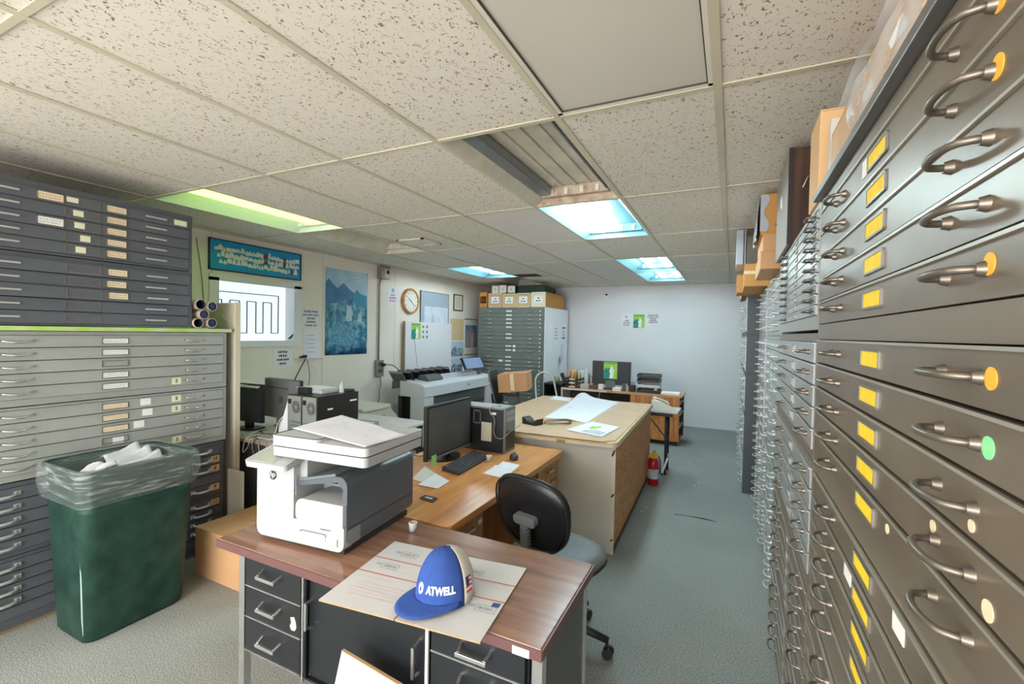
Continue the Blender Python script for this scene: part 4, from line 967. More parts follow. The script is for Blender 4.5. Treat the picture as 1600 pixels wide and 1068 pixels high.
for (y, z, h) in ((0.0,0.42,0.02),(0.0,0.72,0.035),(0.0,0.10,0.012)): MB().prism([(-0.026,z),(-0.012,z+h),(0.001,z+h*1.2),(-0.004,z+h*0.4),(-0.018,z-h*0.4)], -0.0055, -0.0038, 'y').build('chipped_spot', m_chip, wt)
MB().box((-0.42,-0.0715,H0-0.004),(-0.355,-0.068,H0+0.02)).build('tape', mat('brown_tape', C(176,150,96), 0.4), wt)
TZ = H0+0.0305
# kraft sheets covering the table top
m_kr = mat('kraft_sheet', C(204,172,142), 0.75, var=0.05, vscale=3)
Mw = Matrix.Translation((-0.66,2.675,0)) @ Matrix.Rotation(math.radians(1.8),4,'Z')
def kraft(label, poly, z, th=0.004):
    pts = [Mw @ Vector((x,y,0)) for x, y in poly]
    o = MB().prism([(p.x,p.y) for p in pts], z, z+th, 'z').build('kraft_sheet', m_kr, None); tag(o, label, 'cardboard', 'kraft sheets covering the worktable'); return o
kraft('brown kraft cardboard sheet covering the near end of the worktable', [(W0+0.0,-0.03),(-0.07,-0.035),(-0.01,0.03),(0.0,0.90),(W0+0.01,0.86)], TZ)
kraft('brown kraft cardboard sheet across the middle of the worktable', [(W0+0.02,0.862),(-0.005,0.905),(0.0,1.46),(W0+0.02,1.44)], TZ)
kraft('brown kraft cardboard sheet covering the far end of the worktable', [(W0+0.0,1.443),(0.0,1.463),(0.005,2.0),(W0+0.02,2.01)], TZ)
kraft('narrow brown cardboard strip along the near edge of the worktable top', [(W0+0.02,-0.055),(-0.08,-0.06),(-0.03,0.02),(-0.16,0.035),(W0+0.02,0.045)], TZ+0.0045, 0.003)
ZS = TZ+0.0055
c4 = [atz(850,652,ZS), atz(917,660,ZS), atz(968,628,ZS), atz(906,617,ZS)]
sheet('plan_sheet', 'large white plan drawing with raised far edge on the worktable', ZS, c4, ((0.12,0.95,0.16,0.045),(0.55,0.02,0.2,0.012)), lines=30, seed=9)
c4 = [atz(858,623,ZS), atz(890,627,ZS), atz(893,622,ZS), atz(868,618,ZS)]
sheet('plan_sheet', 'white sheet lying at the far left end of the worktable', ZS, c4)
c4 = [atz(884,671,ZS+.003), atz(940,682,ZS+.003), atz(970,667,ZS+.003), atz(925,658,ZS+.003)]
sh_ = sheet('plan_sheet', 'white printed sheet with green print near the worktable corner', ZS+.003, c4)
def on4(c4, u, v, dz): p = (c4[0]*(1-u)+c4[1]*u)*(1-v)+(c4[3]*(1-u)+c4[2]*u)*v; return (p.x, p.y, p.z+dz)
MB().add([on4(c4,u,v,.0012) for u,v in ((.32,.45),(.45,.40),(.55,.5),(.60,.66),(.50,.75),(.42,.62),(.34,.68))], [(0,1,2,3,4,5,6)]).build('green_print', mat('lime_print', C(176,206,60), 0.7), sh_)
MB().add([on4(c4,u,v,.001) for u,v in ((.35,.08),(.9,.08),(.95,.34),(.6,.40),(.4,.3))], [(0,1,2,3,4)]).build('grey_print', mat('print_bluegrey', C(150,166,184), 0.7, col2=C(206,214,222), vscale=60), sh_)
# black docking stand with cable
q = atz(832,662,ZS); dk = thing('docking_stand', 'small black curved device stand on the worktable near the computer tower', 'stand', (q.x, q.y, ZS), math.radians(-18))
MB().prism([(-0.075,0),(0.075,0),(0.082,0.055),(0.06,0.035),(0.02,0.022),(-0.02,0.026),(-0.055,0.05),(-0.08,0.056)], -0.045, 0.045, 'y').build('body', mat('olive_black_plastic', C(46,46,40), 0.45), dk, bevel=0.004)
for x in (-0.035, -0.005, 0.02): MB().lathe([(0.008,0),(0.007,0.01)], 10, 0, tr(x,0,0.026)).build('button', m_pgrey, dk)
loop = []
q = atz(873,660,ZS)
for k in range(22):
    a = k*0.62; r_ = 0.115+0.035*math.sin(k*1.3); loop.append((q.x+r_*math.cos(a)*0.75, q.y-0.02+1.0*r_*math.sin(a), ZS+0.003+0.0008*k))
cable('coiled brown-grey cable lying beside the black stand on the worktable', [(atz(846,663,ZS).x,atz(846,663,ZS).y,ZS+0.01)]+loop, 0.003, mat('brown_cable', C(112,92,70), 0.5))

# ---------------------------------------------------------------- fire extinguisher beside the table
m_redp = mat('red_enamel', C(178,26,40), 0.25, spec=0.6)
fx = thing('fire_extinguisher', 'small red fire extinguisher with yellow tag on the floor beside the worktable', 'fire extinguisher', (-0.645, 4.43, 0))
MB().lathe([(0.052,0),(0.056,0.006),(0.056,0.235),(0.05,0.262),(0.034,0.282),(0.018,0.29),(0.016,0.30)], 24).build('cylinder', m_redp, fx)
MB().lathe([(0.0565,0.07),(0.0565,0.17)], 24, cap=False).build('label_band', mat('extinguisher_label', C(220,220,222), 0.5, col2=C(150,160,190), vscale=50), fx)
MB().cyl((0,0,0.29),(0,0,0.33),0.016,n=10).build('valve', m_white, fx)
MB().box((-0.012,-0.05,0.335),(0.012,0.06,0.347)).box((-0.012,-0.05,0.312),(0.012,0.05,0.320)).build('handle', m_plast, fx)
MB().tube([(0,0.02,0.315),(0.05,0.03,0.30),(0.068,0.02,0.24),(0.066,0.01,0.12)], 0.008, 8).build('hose', m_plast, fx)
MB().prism([(-0.05,0.30),(0.0,0.37),(0.055,0.35),(0.06,0.31),(0.02,0.285)], -0.056, -0.053, 'y').build('tag', mat('yellow_tag', C(214,170,50), 0.6), fx)
# ---------------------------------------------------------------- narrow folding table and phone
m_blkm = mat('black_metal', C(28,28,30), 0.4)
ft = thing('folding_table', 'narrow folding table with pale top and black legs behind the worktable', 'table', (0,0,0))
MB().box((-1.15,4.76,0.715),(-0.445,5.16,0.735)).build('top', mat('pale_laminate', C(196,192,192), 0.4), ft, bevel=0.003)
for y in (4.77, 5.13): MB().box((-1.14,y,0.675),(-0.50,y+0.02,0.715)).build('apron', m_blkm, ft)
for x in (-0.575, -1.08):
    for y in (4.84, 5.06): MB().tube([(x,y,0.70),(x,y,0.0)], 0.0135, 8).build('leg', m_blkm, ft)
    MB().tube([(x,4.84,0.12),(x,5.06,0.12)], 0.009, 8).build('cross_bar', m_blkm, ft)
MB().tube([(-0.575,4.95,0.38),(-0.72,4.95,0.56),(-0.86,4.95,0.70)], 0.007, 6).tube([(-0.575,4.84,0.38),(-0.575,5.06,0.38)], 0.007, 6).build('brace', m_blkm, ft)
ph = thing('desk_phone', 'cream desk phone with handset on the narrow folding table', 'phone', (-0.62, 4.90, 0.7355), math.radians(-60))
m_phn = mat('phone_cream', C(222,222,208), 0.4)
MB().prism([(-0.10,0),(0.10,0),(0.10,0.03),(0.06,0.045),(-0.06,0.105),(-0.10,0.10)], -0.10, 0.10, 'x').build('base', m_phn, ph, bevel=0.006)
MB().prism([(-0.092,0.125),(-0.07,0.14),(0.07,0.09),(0.10,0.05),(0.075,0.055),(0.05,0.075),(-0.055,0.118),(-0.08,0.108)], -0.095, -0.045, 'x').build('handset', m_phn, ph, bevel=0.006)
MB().prism([(-0.05,0.103),(0.045,0.054),(0.045,0.051),(-0.05,0.099)], -0.02, 0.085, 'x').build('keypad', mat('phone_keypad_grey', C(110,116,112), 0.5), ph)
MB().box((-0.648,4.872,0.0),(-0.598,4.884,0.20), 0, None).build('tmp', m_white) if False else None
pw = thing('power_strip', 'white power adapter strip hanging at the folding table leg', 'power strip', (0,0,0))
MB().bar((-0.545,4.80,0.20),(-0.60,4.80,0.03),0.03,0.02).build('strip', m_white, pw)
MB().tube([(-0.545,4.80,0.19),(-0.54,4.80,0.26)], 0.004, 6).build('cord', m_white, pw)
MB().box((-0.61,4.79,0.0),(-0.59,4.81,0.03)).build('plug', m_plast, pw)
# ================================================================ left side: bin, cartons, boards, computer table, plotter
m_bin = mat('green_bin_plastic', C(20,52,44), 0.5, spec=0.4, col2=C(38,72,62), vscale=11, bump=0.08, bscale=60)
m_scr_ = mat('scuffed_plastic', C(176,196,186), 0.6)
def bin_ring(z, x0, x1, y0, y1, r, n=6):
    return [(x, y, z) for x, y in rr(x0, y0, x1, y1, r, n)]
def bag_mat():
    m = bpy.data.materials.new('clear_bin_liner'); m.use_nodes = True; nt = m.node_tree
    for nd in list(nt.nodes): nt.nodes.remove(nd)
    out = nt.nodes.new('ShaderNodeOutputMaterial'); mx = nt.nodes.new('ShaderNodeMixShader'); tp = nt.nodes.new('ShaderNodeBsdfTransparent'); pb = nt.nodes.new('ShaderNodeBsdfPrincipled')
    tp.inputs[0].default_value = (0.90,0.93,0.92,1)
    pb.inputs['Base Color'].default_value = C(214,224,222); pb.inputs['Roughness'].default_value = 0.18
    g = nt.nodes.new('ShaderNodeNewGeometry'); mp = nt.nodes.new('ShaderNodeMapping'); mp.inputs['Scale'].default_value = (5,5,55); mp.inputs['Rotation'].default_value = (0.25,0.12,0)
    n = nt.nodes.new('ShaderNodeTexNoise'); n.inputs['Scale'].default_value = 1; n.inputs['Detail'].default_value = 5; n.inputs['Distortion'].default_value = 0.8
    r = nt.nodes.new('ShaderNodeValToRGB'); e = r.color_ramp.elements; e[0].position = 0.5; e[1].position = 0.74; e[0].color = (0.13,)*3+(1,); e[1].color = (0.6,)*3+(1,)
    bp = nt.nodes.new('ShaderNodeBump'); bp.inputs['Strength'].default_value = 0.6; bp.inputs['Distance'].default_value = 0.02
    nt.links.new(g.outputs['Position'], mp.inputs[0]); nt.links.new(mp.outputs[0], n.inputs['Vector']); nt.links.new(n.outputs['Fac'], r.inputs[0]); nt.links.new(n.outputs['Fac'], bp.inputs['Height']); nt.links.new(bp.outputs[0], pb.inputs['Normal'])
    nt.links.new(r.outputs[0], mx.inputs[0]); nt.links.new(tp.outputs[0], mx.inputs[1]); nt.links.new(pb.outputs[0], mx.inputs[2]); nt.links.new(mx.outputs[0], out.inputs[0])
    return m
m_bag = bag_mat()
bn = thing('waste_bin', 'large dark green plastic waste bin with clear liner by the left drawer stack', 'waste bin', (-2.92, 0.735, 0))
def BR(z, k, o=0.0):     # half sizes shrink towards the bottom
    hx, hy = 0.170+0.052*k+o, 0.232+0.028*k+o
    return bin_ring(z, -hx, hx, -hy, hy, 0.06)
rings = [BR(0.004,0,-0.02), BR(0.0,0,-0.01), BR(0.02,0.0), BR(0.66,0.76), BR(0.675,0.80,0.002), BR(0.685,0.80,-0.008), BR(0.85,0.98,-0.006), BR(0.853,1.0,0.012), BR(0.872,1.0,0.012), BR(0.874,1.0,-0.006), BR(0.60,0.7,-0.008), BR(0.30,0.35,-0.008)]
MB().loft(rings).build('body', m_bin, bn)
MB().prism(rr(-0.03,0.655,0.145,0.715,0.012), 0.2085, 0.2125, 'x').build('name_plate', mat('green_bin_dark', C(22,58,50), 0.5), bn)
MB().tube([(0.150,-0.246,0.665),(0.15,-0.240,0.5),(0.146,-0.235,0.3),(0.140,-0.230,0.12),(0.135,-0.222,0.02)], [0.004,0.006,0.005,0.004,0.003], 6).build('scuff_line', m_scr_, bn)
# liner: over the rim outside and down inside
rn = random.Random(11)
def wob(ring, a, seed):
    q = random.Random(seed); out = []
    for i, (x, y, z) in enumerate(ring):
        k = 1+a*math.sin(i*2.1+seed)+a*0.6*q.uniform(-1,1)
        out.append((x*k, y*k, z+0.012*math.sin(i*0.9+seed*2)*(a > 0.01)))
    return out
def BL(z, k, o): 
    hx, hy = 0.170+0.052*k+o, 0.232+0.028*k+o
    return bin_ring(z, -hx, hx, -hy, hy, 0.06, 9)
MB().loft([wob(BL(0.55,0.6,-0.03),0.03,1), wob(BL(0.72,0.8,-0.03),0.03,2), BL(0.86,1.0,-0.012), BL(0.882,1.0,0.006), BL(0.872,1.0,0.018), wob(BL(0.84,1.0,0.024),0.008,3), wob(BL(0.78,0.9,0.026),0.014,4), wob(BL(0.73,0.9,0.020),0.012,5), wob(BL(0.695,0.85,0.012),0.008,6)], caps=False).build('liner', m_bag, bn)
def crumple(name, label, cx, cy, cz, sx, sy, seed, tilt=(0,0,0), cat='paper', folds=3):
    q = random.Random(seed)
    def P(u, v):
        return ((u-0.5)*sx, (v-0.5)*sy, 0.02*math.sin(u*folds*PI)+0.015*math.sin(v*4+seed)+q.uniform(-0.004,0.004))
    o = MB().grid(P, 14, 10).build(name, m_paper, None, solid=0.0008); o.location = (cx, cy, cz); o.rotation_euler = tilt
    return tag(o, label, cat, 'papers thrown in the green bin')
crumple('waste_paper', 'folded stack of white paper standing in the green bin', -2.95, 0.80, 0.845, 0.20, 0.22, 2, (0.25,0.35,0.5), folds=6)
crumple('waste_paper', 'crumpled white paper at the left inside the green bin', -2.88, 0.60, 0.83, 0.14, 0.12, 5, (0.1,-0.1,0.2))
crumple('waste_paper', 'white paper lying flat low in the green bin', -2.92, 0.74, 0.735, 0.26, 0.30, 8, (0,0.1,0.1))

# cartons on the floor
m_card2 = mat('carton_kraft', C(206,160,116), 0.75, var=0.05, vscale=3); m_cline = mat('carton_gap', C(120,86,56), 0.9)
def carton(label, lo, hi, m=None, rz=0, group=None, seam='x', name='cardboard_box', loc=None, tape=None):
    sx, sy, sz = hi[0]-lo[0], hi[1]-lo[1], hi[2]-lo[2]
    t = thing(name, label, 'box', ((lo[0]+hi[0])/2, (lo[1]+hi[1])/2, lo[2]), rz, group)
    MB().box((-sx/2,-sy/2,0),(sx/2,sy/2,sz-0.004)).build('body', m or m_card2, t, bevel=0.003)
    g = 0.0015
    if seam == 'x':
        MB().box((-sx/2,-sy/2,sz-0.004),(sx/2,-g,sz)).build('flap', m or m_card2, t); MB().box((-sx/2,g,sz-0.004),(sx/2,sy/2,sz)).build('flap', m or m_card2, t)
    else:
        MB().box((-sx/2,-sy/2,sz-0.004),(-g,sy/2,sz)).build('flap', m or m_card2, t); MB().box((g,-sy/2,sz-0.004),(sx/2,sy/2,sz)).build('flap', m or m_card2, t)
    if tape:
        MB().box((-0.025,-sy/2-0.0008,0.02),(0.025,-sy/2+0.0002,sz)).build('tape', mat('carton_tape', C(222,196,160), 0.3), t)
    return t
carton('plain brown carton on the carpet beside the green bin', (-2.995,1.15,0), (-2.36,1.60,0.305))
carton('orange-brown carton behind the plain one, below the computer table', (-2.98,1.62,0), (-2.45,1.95,0.335), mat('carton_orange', C(206,148,92), 0.75, var=0.05, vscale=3))
# boards leaning between drawer stack and computer table
m_boardb = mat('beige_board', C(196,188,178), 0.6, var=0.04, vscale=3)
t = thing('divider_board', 'tall grey-beige board with pale edge strip standing beside the left drawer stack', 'board', (0,0,0))
MB().box((-3.52,1.545,0),(-3.218,1.572,1.765)).build('panel', m_boardb, t)
MB().box((-3.218,1.540,0),(-3.200,1.577,1.768)).build('edge_strip', mat('pale_edge_strip', C(206,196,170), 0.5), t)
cable('thin white string dangling over the grey-beige board', [(-3.44,1.538,1.66),(-3.40,1.536,1.685),(-3.36,1.536,1.68),(-3.32,1.536,1.65),(-3.27,1.536,1.62)], 0.0016, m_white, None, 'string')
o = box('small_board', (-3.216,1.497,0), (-3.040,1.507,0.556), mat('beige_board_light', C(214,208,190), 0.6, var=0.03, vscale=3), None, 0.002); tag(o, 'small beige board standing in front of the tall board by the bin', 'board')

# cardboard mailing tubes on the speckled board
m_tubew = mat('mailing_tube_paper', C(206,190,176), 0.7, var=0.08, vscale=20); m_tubei = mat('mailing_tube_inside', C(34,44,66), 0.7)
m_capb = mat('blue_plastic_cap', C(44,66,104), 0.5)
LB = ['upper left, open-ended', 'upper right, blue cap', 'middle, blue cap', 'lower left', 'lower right']
TP = [(-3.258,1.285,1.730,0.040,0),(-3.160,1.290,1.718,0.037,1),(-3.205,1.287,1.653,0.036,1),(-3.262,1.285,1.6085,0.0355,0),(-3.145,1.290,1.6085,0.0355,1)]
TP = []
for (px, py, r_, c_) in ((314,475.5,0.0345,0),(332,478.5,0.0325,1),(319,491,0.032,1),(310,504.5,0.0325,0),(331.5,504.5,0.0325,1)):
    v = atx(px, py, -3.205); TP.append((v.x, v.y, v.z, r_, c_))
for k, (x, y, z, r_, c_) in enumerate(TP):
    z = max(z, 1.573+r_)
    t = thing('mailing_tube', 'mailing tube %s of the five beside the slate drawers' % LB[k], 'tube', (x, y, z), 0, 'mailing tubes stacked beside the slate drawers')
    Tx = rot('Y', -90)          # runs back along -x
    MB().lathe([(r_,0),(r_,0.55)], 20, 0, Tx, cap=False).lathe([(r_-0.003,0.55),(r_-0.003,0.0)], 20, 1, Tx, cap=False).lathe([(r_,0),(r_-0.003,0)], 20, 0, Tx, cap=False).build('wall', [m_tubew, m_tubei], t)
    if c_:
        cp = MB().lathe([(r_-0.004,0.012),(r_-0.004,0.016)], 20, 0, Tx).build('end_cap', m_capb, t)
        MB().lathe([(0.010,0.006),(0.010,0.012)], 12, 0, Tx).build('cap_knob', m_capb, cp)
        for s in range(6):
            a = PI*s/3; MB().bar((-0.009,0.010*math.cos(a),0.010*math.sin(a)),(-0.009,(r_-0.006)*math.cos(a),(r_-0.006)*math.sin(a)),0.003,0.004).build('cap_rib', m_capb, cp)
    else: MB().lathe([(r_-0.0035,0.30),(r_-0.0035,0.304)], 20, 0, Tx).build('far_end_cap', m_tubei, t)

# ---------------------------------------------------------------- computer table
m_lam = mat('table_laminate', C(206,200,202), 0.5, var=0.06, vscale=9); m_tedge = mat('table_edge_tan', C(176,158,134), 0.6)
ct = thing('computer_table', 'pale laminate table covered with cables behind the office printer', 'table', (0,0,0))
MB().box((-4.30,1.635,0.722),(-2.46,2.88,0.748)).build('top', m_lam, ct, bevel=0.003)
MB().box((-4.30,1.630,0.722),(-2.46,1.6355,0.746)).build('edge_band', m_tedge, ct)
MB().box((-4.25,1.70,0.0),(-3.0,1.72,0.722)).build('front_panel', mat('dark_grey_fabric', C(84,84,88), 0.8), ct)
for x in (-4.25, -3.03): MB().box((x,1.72,0),(x+0.03,2.84,0.722)).build('end_panel', mat('dark_grey_fabric', C(84,84,88), 0.8), ct)
for y in (1.98, 2.80): MB().box((-2.52,y,0),(-2.48,y+0.04,0.722)).build('leg', m_plast, ct)
TZ2 = 0.7485
# two towers, rear to the camera
m_rear = mat('tower_rear_steel', C(150,156,150), 0.45, metal=0.3); m_twb = mat('tower_gloss_black', C(34,33,34), 0.3)
for k, (x0, lb) in enumerate(((-2.925, 'computer tower with grey rear panel, left of the pair on the computer table'), (-2.768, 'black-sided computer tower, right of the pair on the computer table'))):
    w, d, h = 0.152, 0.41, 0.345
    t = thing('computer_tower', lb, 'computer', (x0, 1.76, TZ2), 0, 'pair of computer towers on the computer table')
    MB().box((0,0.004,0.0),(w,d,h)).build('case', m_twb, t, bevel=0.003)
    rp = MB().box((0.006,0,0.008),(w-0.006,0.006,h-0.008)).build('rear_panel', m_rear, t)
    cx, cz = w*0.64, h*0.74
    fr = MB().lathe([(0.046,-0.0005),(0.046,0.004),(0.040,0.004),(0.040,-0.0005)], 24, 0, tr(cx,0,cz) @ rot('X', 90), cap=False).build('fan_ring', m_frame, rp)
    MB().lathe([(0.040,0.0),(0.040,0.001)], 24, 0, tr(cx,0,cz) @ rot('X', 90), smooth=False).build('fan_opening', mat('fan_dark', C(86,90,86), 0.6), rp)
    for s in range(8):
        a = PI*s/4; MB().bar((cx+0.012*math.cos(a),-0.002,cz+0.012*math.sin(a)),(cx+0.039*math.cos(a),-0.002,cz+0.039*math.sin(a)),0.004,0.002).build('fan_grille_bar', m_rear, rp)
    MB().lathe([(0.012,0),(0.012,0.003)], 14, 0, tr(cx,0,cz) @ rot('X', 90), smooth=False).build('fan_hub', m_rear, rp)
    MB().box((0.012,-0.002,h*0.80),(0.045,0.001,h*0.90)).build('power_socket', m_gap, rp)
    for s in range(5): MB().box((0.045,-0.002,0.03+s*0.026),(w-0.016,0.001,0.046+s*0.026)).build('slot_cover', mat('slot_cover_dark', C(104,112,106), 0.5), rp)
    MB().box((0.012,-0.002,0.03),(0.036,0.001,0.15)).build('port_plate', mat('port_plate', C(120,130,120), 0.5), rp)
    if k:
        MB().box((w,0.05,0.12),(w+0.002,0.25,0.122)).build('side_line', m_rear, t)
        for yy, zz, ww in ((0.10,0.235,0.05),(0.32,0.275,0.07)):
            MB().box((w,yy,zz),(w+0.0012,yy+ww,zz+0.012)).build('side_mark', m_white, t)
ZT = TZ2+0.345
t = thing('network_box', 'white flat tray box with thin papers on top of the black-sided towers', 'box', (-2.80, 1.98, ZT+0.0005), 0)
MB().box((-0.16,-0.10,0),(0.10,0.10,0.028)).build('box', m_pw, t, bevel=0.004)
MB().box((-0.20,-0.08,0.0282),(0.04,0.10,0.031)).build('paper', m_paper, t)
MB().box((-0.10,-0.15,0),(0.0,-0.10,0.045)).build('black_adapter', m_plast, t, bevel=0.003)
MB().lathe([(0.02,0),(0.016,0.05),(0.006,0.075),(0.004,0.085)], 12, 0, tr(0.125,0.07,0)).build('bottle', m_pwb, t)
t = thing('black_dish', 'black oval speaker dish on the rear end of the right tower', 'speaker', (-2.672, 2.115, ZT+0.0005), 0)
MB().lathe([(0.045,0),(0.052,0.008),(0.046,0.018),(0.02,0.020)], 20).build('dish', m_plast, t)
for s in range(5): MB().box((-0.03+s*0.013,-0.004,0.0185),(-0.022+s*0.013,0.004,0.0205)).build('button', m_white, t)
# monitors
m_mback = mat('monitor_back_grey', C(112,112,116), 0.45)
t = thing('computer_monitor', 'monitor turned away showing its grey back with round mark on the computer table', 'monitor', (-3.335, 2.02, TZ2), math.radians(-4))
MB().box((-0.23,0.0,0.075),(0.23,0.02,0.405)).build('rear_shell', m_mback, t, bevel=0.006)
MB().box((-0.232,0.02,0.073),(0.232,0.045,0.407)).build('bezel', m_plast, t, bevel=0.003)
MB().box((-0.19,-0.002,0.33),(0.10,0.002,0.335)).build('vent_line', m_gap, t)
MB().lathe([(0.030,0),(0.030,0.002)], 20, 0, tr(0.0,0,0.235) @ rot('X', 90), smooth=False).build('round_mark', mat('round_mark_grey', C(84,84,88), 0.5), t)
MB().box((-0.04,-0.01,0.0),(0.04,0.03,0.12)).build('neck', m_mback, t)
MB().prism(rr(-0.12,0.0,0.12,0.14,0.03), 0, 0.012, 'z').build('foot', m_mback, t)
t = thing('computer_monitor', 'monitor with dark screen draped with white paper on the computer table', 'monitor', (-3.49, 1.85, TZ2), math.radians(4))
MB().box((-0.28,0.0,0.06),(0.14,0.03,0.375)).build('bezel', m_plast, t, bevel=0.004)
MB().box((-0.27,-0.002,0.07),(0.13,0.0,0.36)).build('screen', mat('monitor_screen_slate', C(72,72,78), 0.2), t)
MB().grid(lambda u, v: (-0.26+u*0.38, -0.02+v*0.08, 0.377+0.012*math.sin(u*5)*v-0.03*(1-v)**3), 10, 6).build('draped_paper', m_paper, t, solid=0.001)
MB().box((-0.06,0.005,0.0),(0.02,0.03,0.09)).build('neck', m_plast, t)
MB().prism(rr(-0.12,-0.06,0.08,0.10,0.03), 0, 0.012, 'z').build('foot', m_plast, t)
t = box('white_card', (-0.10,-0.003,0), (0.09,0.003,0.001), m_white)
bpy.data.objects.remove(t)
o = MB().prism([(-3.055,TZ2),(-2.935,TZ2),(-2.935,TZ2+0.30)], 1.775, 1.780, 'y').build('triangular_card', m_paper); tag(o, 'white triangular card leaning on the left computer tower', 'card')
# tangled cables on the table and over its edge
rn = random.Random(21)
cols = [mat('cable_ivory', C(220,214,204), 0.5), m_cblk, mat('cable_grey', C(160,158,156), 0.5), mat('cable_violet', C(170,166,196), 0.5)]
nmz = ['ivory', 'black', 'grey', 'violet']
for k in range(16):
    x, y = rn.uniform(-3.18,-2.98), rn.uniform(1.66,1.80); pts = []
    a = rn.uniform(0, 6)
    for s in range(9):
        a += rn.uniform(-0.9, 0.9); x = min(max(x+0.055*math.cos(a), -3.28), -2.93); y = min(max(y+0.05*math.sin(a), 1.645), 1.86); pts.append((x, y, TZ2+0.005+0.0035*(k % 5)+rn.uniform(0, 0.012)))
    cable('thin %s cable tangled on the near corner of the computer table' % nmz[k % 4], pts, rn.uniform(0.002,0.0035), cols[k % 4], None, 'cable', 5, 'tangled cables on the computer table')
for k, x in enumerate((-3.19,-3.14,-3.10,-3.03)):
    cable('%s cable loop hanging over the front edge of the computer table' % nmz[k], [(x,1.70,TZ2+0.012),(x-0.01,1.645,TZ2+0.012),(x-0.02,1.618,TZ2-0.03),(x-0.03+0.03*k,1.615,TZ2-0.10-0.02*k),(x+0.02+0.02*k,1.617,TZ2-0.06),(x+0.05,1.62,TZ2+0.004),(x+0.07,1.66,TZ2+0.012)], 0.0028, cols[k], None, 'cable', 5)
cable('long black cable hanging down to the floor in front of the computer table', [(-3.12,1.66,TZ2+0.03),(-3.13,1.612,TZ2-0.05),(-3.16,1.61,0.55),(-3.13,1.61,0.40),(-3.15,1.61,0.20),(-3.14,1.61,0.01)], 0.0035, m_cblk)
t = thing('cable_bundle', 'thick loop of white and black cables rising in front of the grey monitor back', 'cable', (-3.03, 1.84, TZ2))
for k in range(6):
    o_ = 0.012*k
    pts = [(-0.10+o_, -0.02+o_*0.5, 0.01), (-0.085+o_, -0.01, 0.09), (-0.03+o_*0.4, 0.0+o_*0.3, 0.15-o_*0.3), (0.03, 0.01, 0.13), (0.05+o_*0.4, -0.01, 0.06), (0.03+o_*0.5, -0.05, 0.008)]
    P_ = [Vector(p) for p in pts]
    cable('', pts, 0.006, cols[(0,1,0,2,0,1)[k]], t, 'cable_strand', 6)

# ---------------------------------------------------------------- beige desktop printer on a low stand
m_bei = mat('beige_plastic', C(206,200,182), 0.5, var=0.03, vscale=4)
t = thing('beige_printer', 'old beige office printer with sloping front against the left wall', 'printer', (0,0,0))
MB().prism([(2.95,0.0),(3.62,0.0),(3.62,0.50),(3.34,0.765),(2.95,0.765)], -3.95, -3.32, 'x').build('body', m_bei, t, bevel=0.01)
MB().box((-3.90,2.93,0.735),(-3.30,3.36,0.775)).build('lid', mat('beige_plastic_lid', C(214,208,192), 0.5), t, bevel=0.006)
MB().box((-3.322,3.12,0.60),(-3.315,3.28,0.66)).build('paper_slot', m_gap, t)
MB().box((-3.318,3.16,0.58),(-3.27,3.30,0.60)).build('output_tray', m_bei, t)

# ---------------------------------------------------------------- large format plotter
pl = thing('plotter', 'white and grey large format plotter with ink slots and touch screen by the left wall', 'printer', (0,0,0))
m_plw = mat('plotter_white', C(216,218,222), 0.4); m_plg = mat('plotter_grey', C(94,98,100), 0.45)
PX = -3.55
MB().box((-3.79,4.32,0.045),(PX,4.52,0.70)).build('left_leg', m_plw, pl, bevel=0.006)
MB().box((-3.80,4.30,0.0),(PX+0.01,4.54,0.045)).build('foot', m_plast, pl)
MB().prism([(-3.96,0.70),(PX,0.70),(PX,0.845),(-3.62,0.875),(-3.96,0.905)], 4.315, 6.22, 'y').build('upper_body', m_plw, pl, bevel=0.008)
MB().box((-3.94,4.40,0.0),(-3.80,4.95,0.80)).build('rear_cover', m_plast, pl)
MB().box((-4.00,4.33,0.0),(-3.94,4.95,0.70)).build('rear_panel', m_plast, pl)
MB().box((-3.78,4.52,0.05),(-3.60,6.15,0.70)).build('lower_cabinet', m_plg, pl, bevel=0.004)
for z in (0.27, 0.48): MB().box((-3.601,4.54,z),(-3.595,6.13,z+0.008)).build('drawer_gap', m_gap, pl)
MB().box((PX-0.001,4.33,0.70),(PX+0.004,6.20,0.704)).build('front_groove', m_plg, pl)
MB().box((-3.79,6.02,0.045),(PX,6.20,0.70)).build('right_leg', m_plw, pl, bevel=0.006)
MB().cyl((-3.78,4.95,0.905),(-3.78,5.98,0.905),0.052,n=20).build('roll_cover', mat('plotter_silver', C(206,208,218), 0.3, metal=0.3), pl)
MB().prism([(-3.90,0.89),(-3.70,0.868),(-3.70,0.91),(-3.75,0.965),(-3.86,0.965)], 4.60, 4.95, 'y').build('roll_end', m_plg, pl, bevel=0.004)
MB().prism([(-3.86,0.89),(-3.70,0.87),(-3.70,0.93),(-3.80,0.975)], 5.98, 6.06, 'y').build('roll_end', m_plg, pl, bevel=0.004)
MB().prism([(-4.12,0.78),(-3.86,0.83),(-3.86,0.88),(-4.12,0.89)], 4.34, 5.75, 'y').build('stacker_base', m_plg, pl)
for k in range(7):
    y = 4.36+0.185*k
    T = tr(-3.98, y, 0.88) @ rot('X', 38)
    o = MB().box((-0.12,-0.006,-0.01),(0.10,0.006,0.19), 0, T).build('stacker_fin', m_plast if k else m_plg, pl)
    MB().box((-0.118,-0.011,0.165),(0.098,-0.0055,0.188), 0, T).build('fin_edge', mat('fin_edge_grey', C(178,178,172), 0.4), o)
MB().cyl((-3.82,5.72,0.90),(-3.82,5.72,1.02),0.03,n=10).build('screen_post', m_plw, pl)
c4 = [atx(721,559,-3.70), atx(751,557,-3.70), atx(758,574,-3.66), atx(728,577,-3.66)]
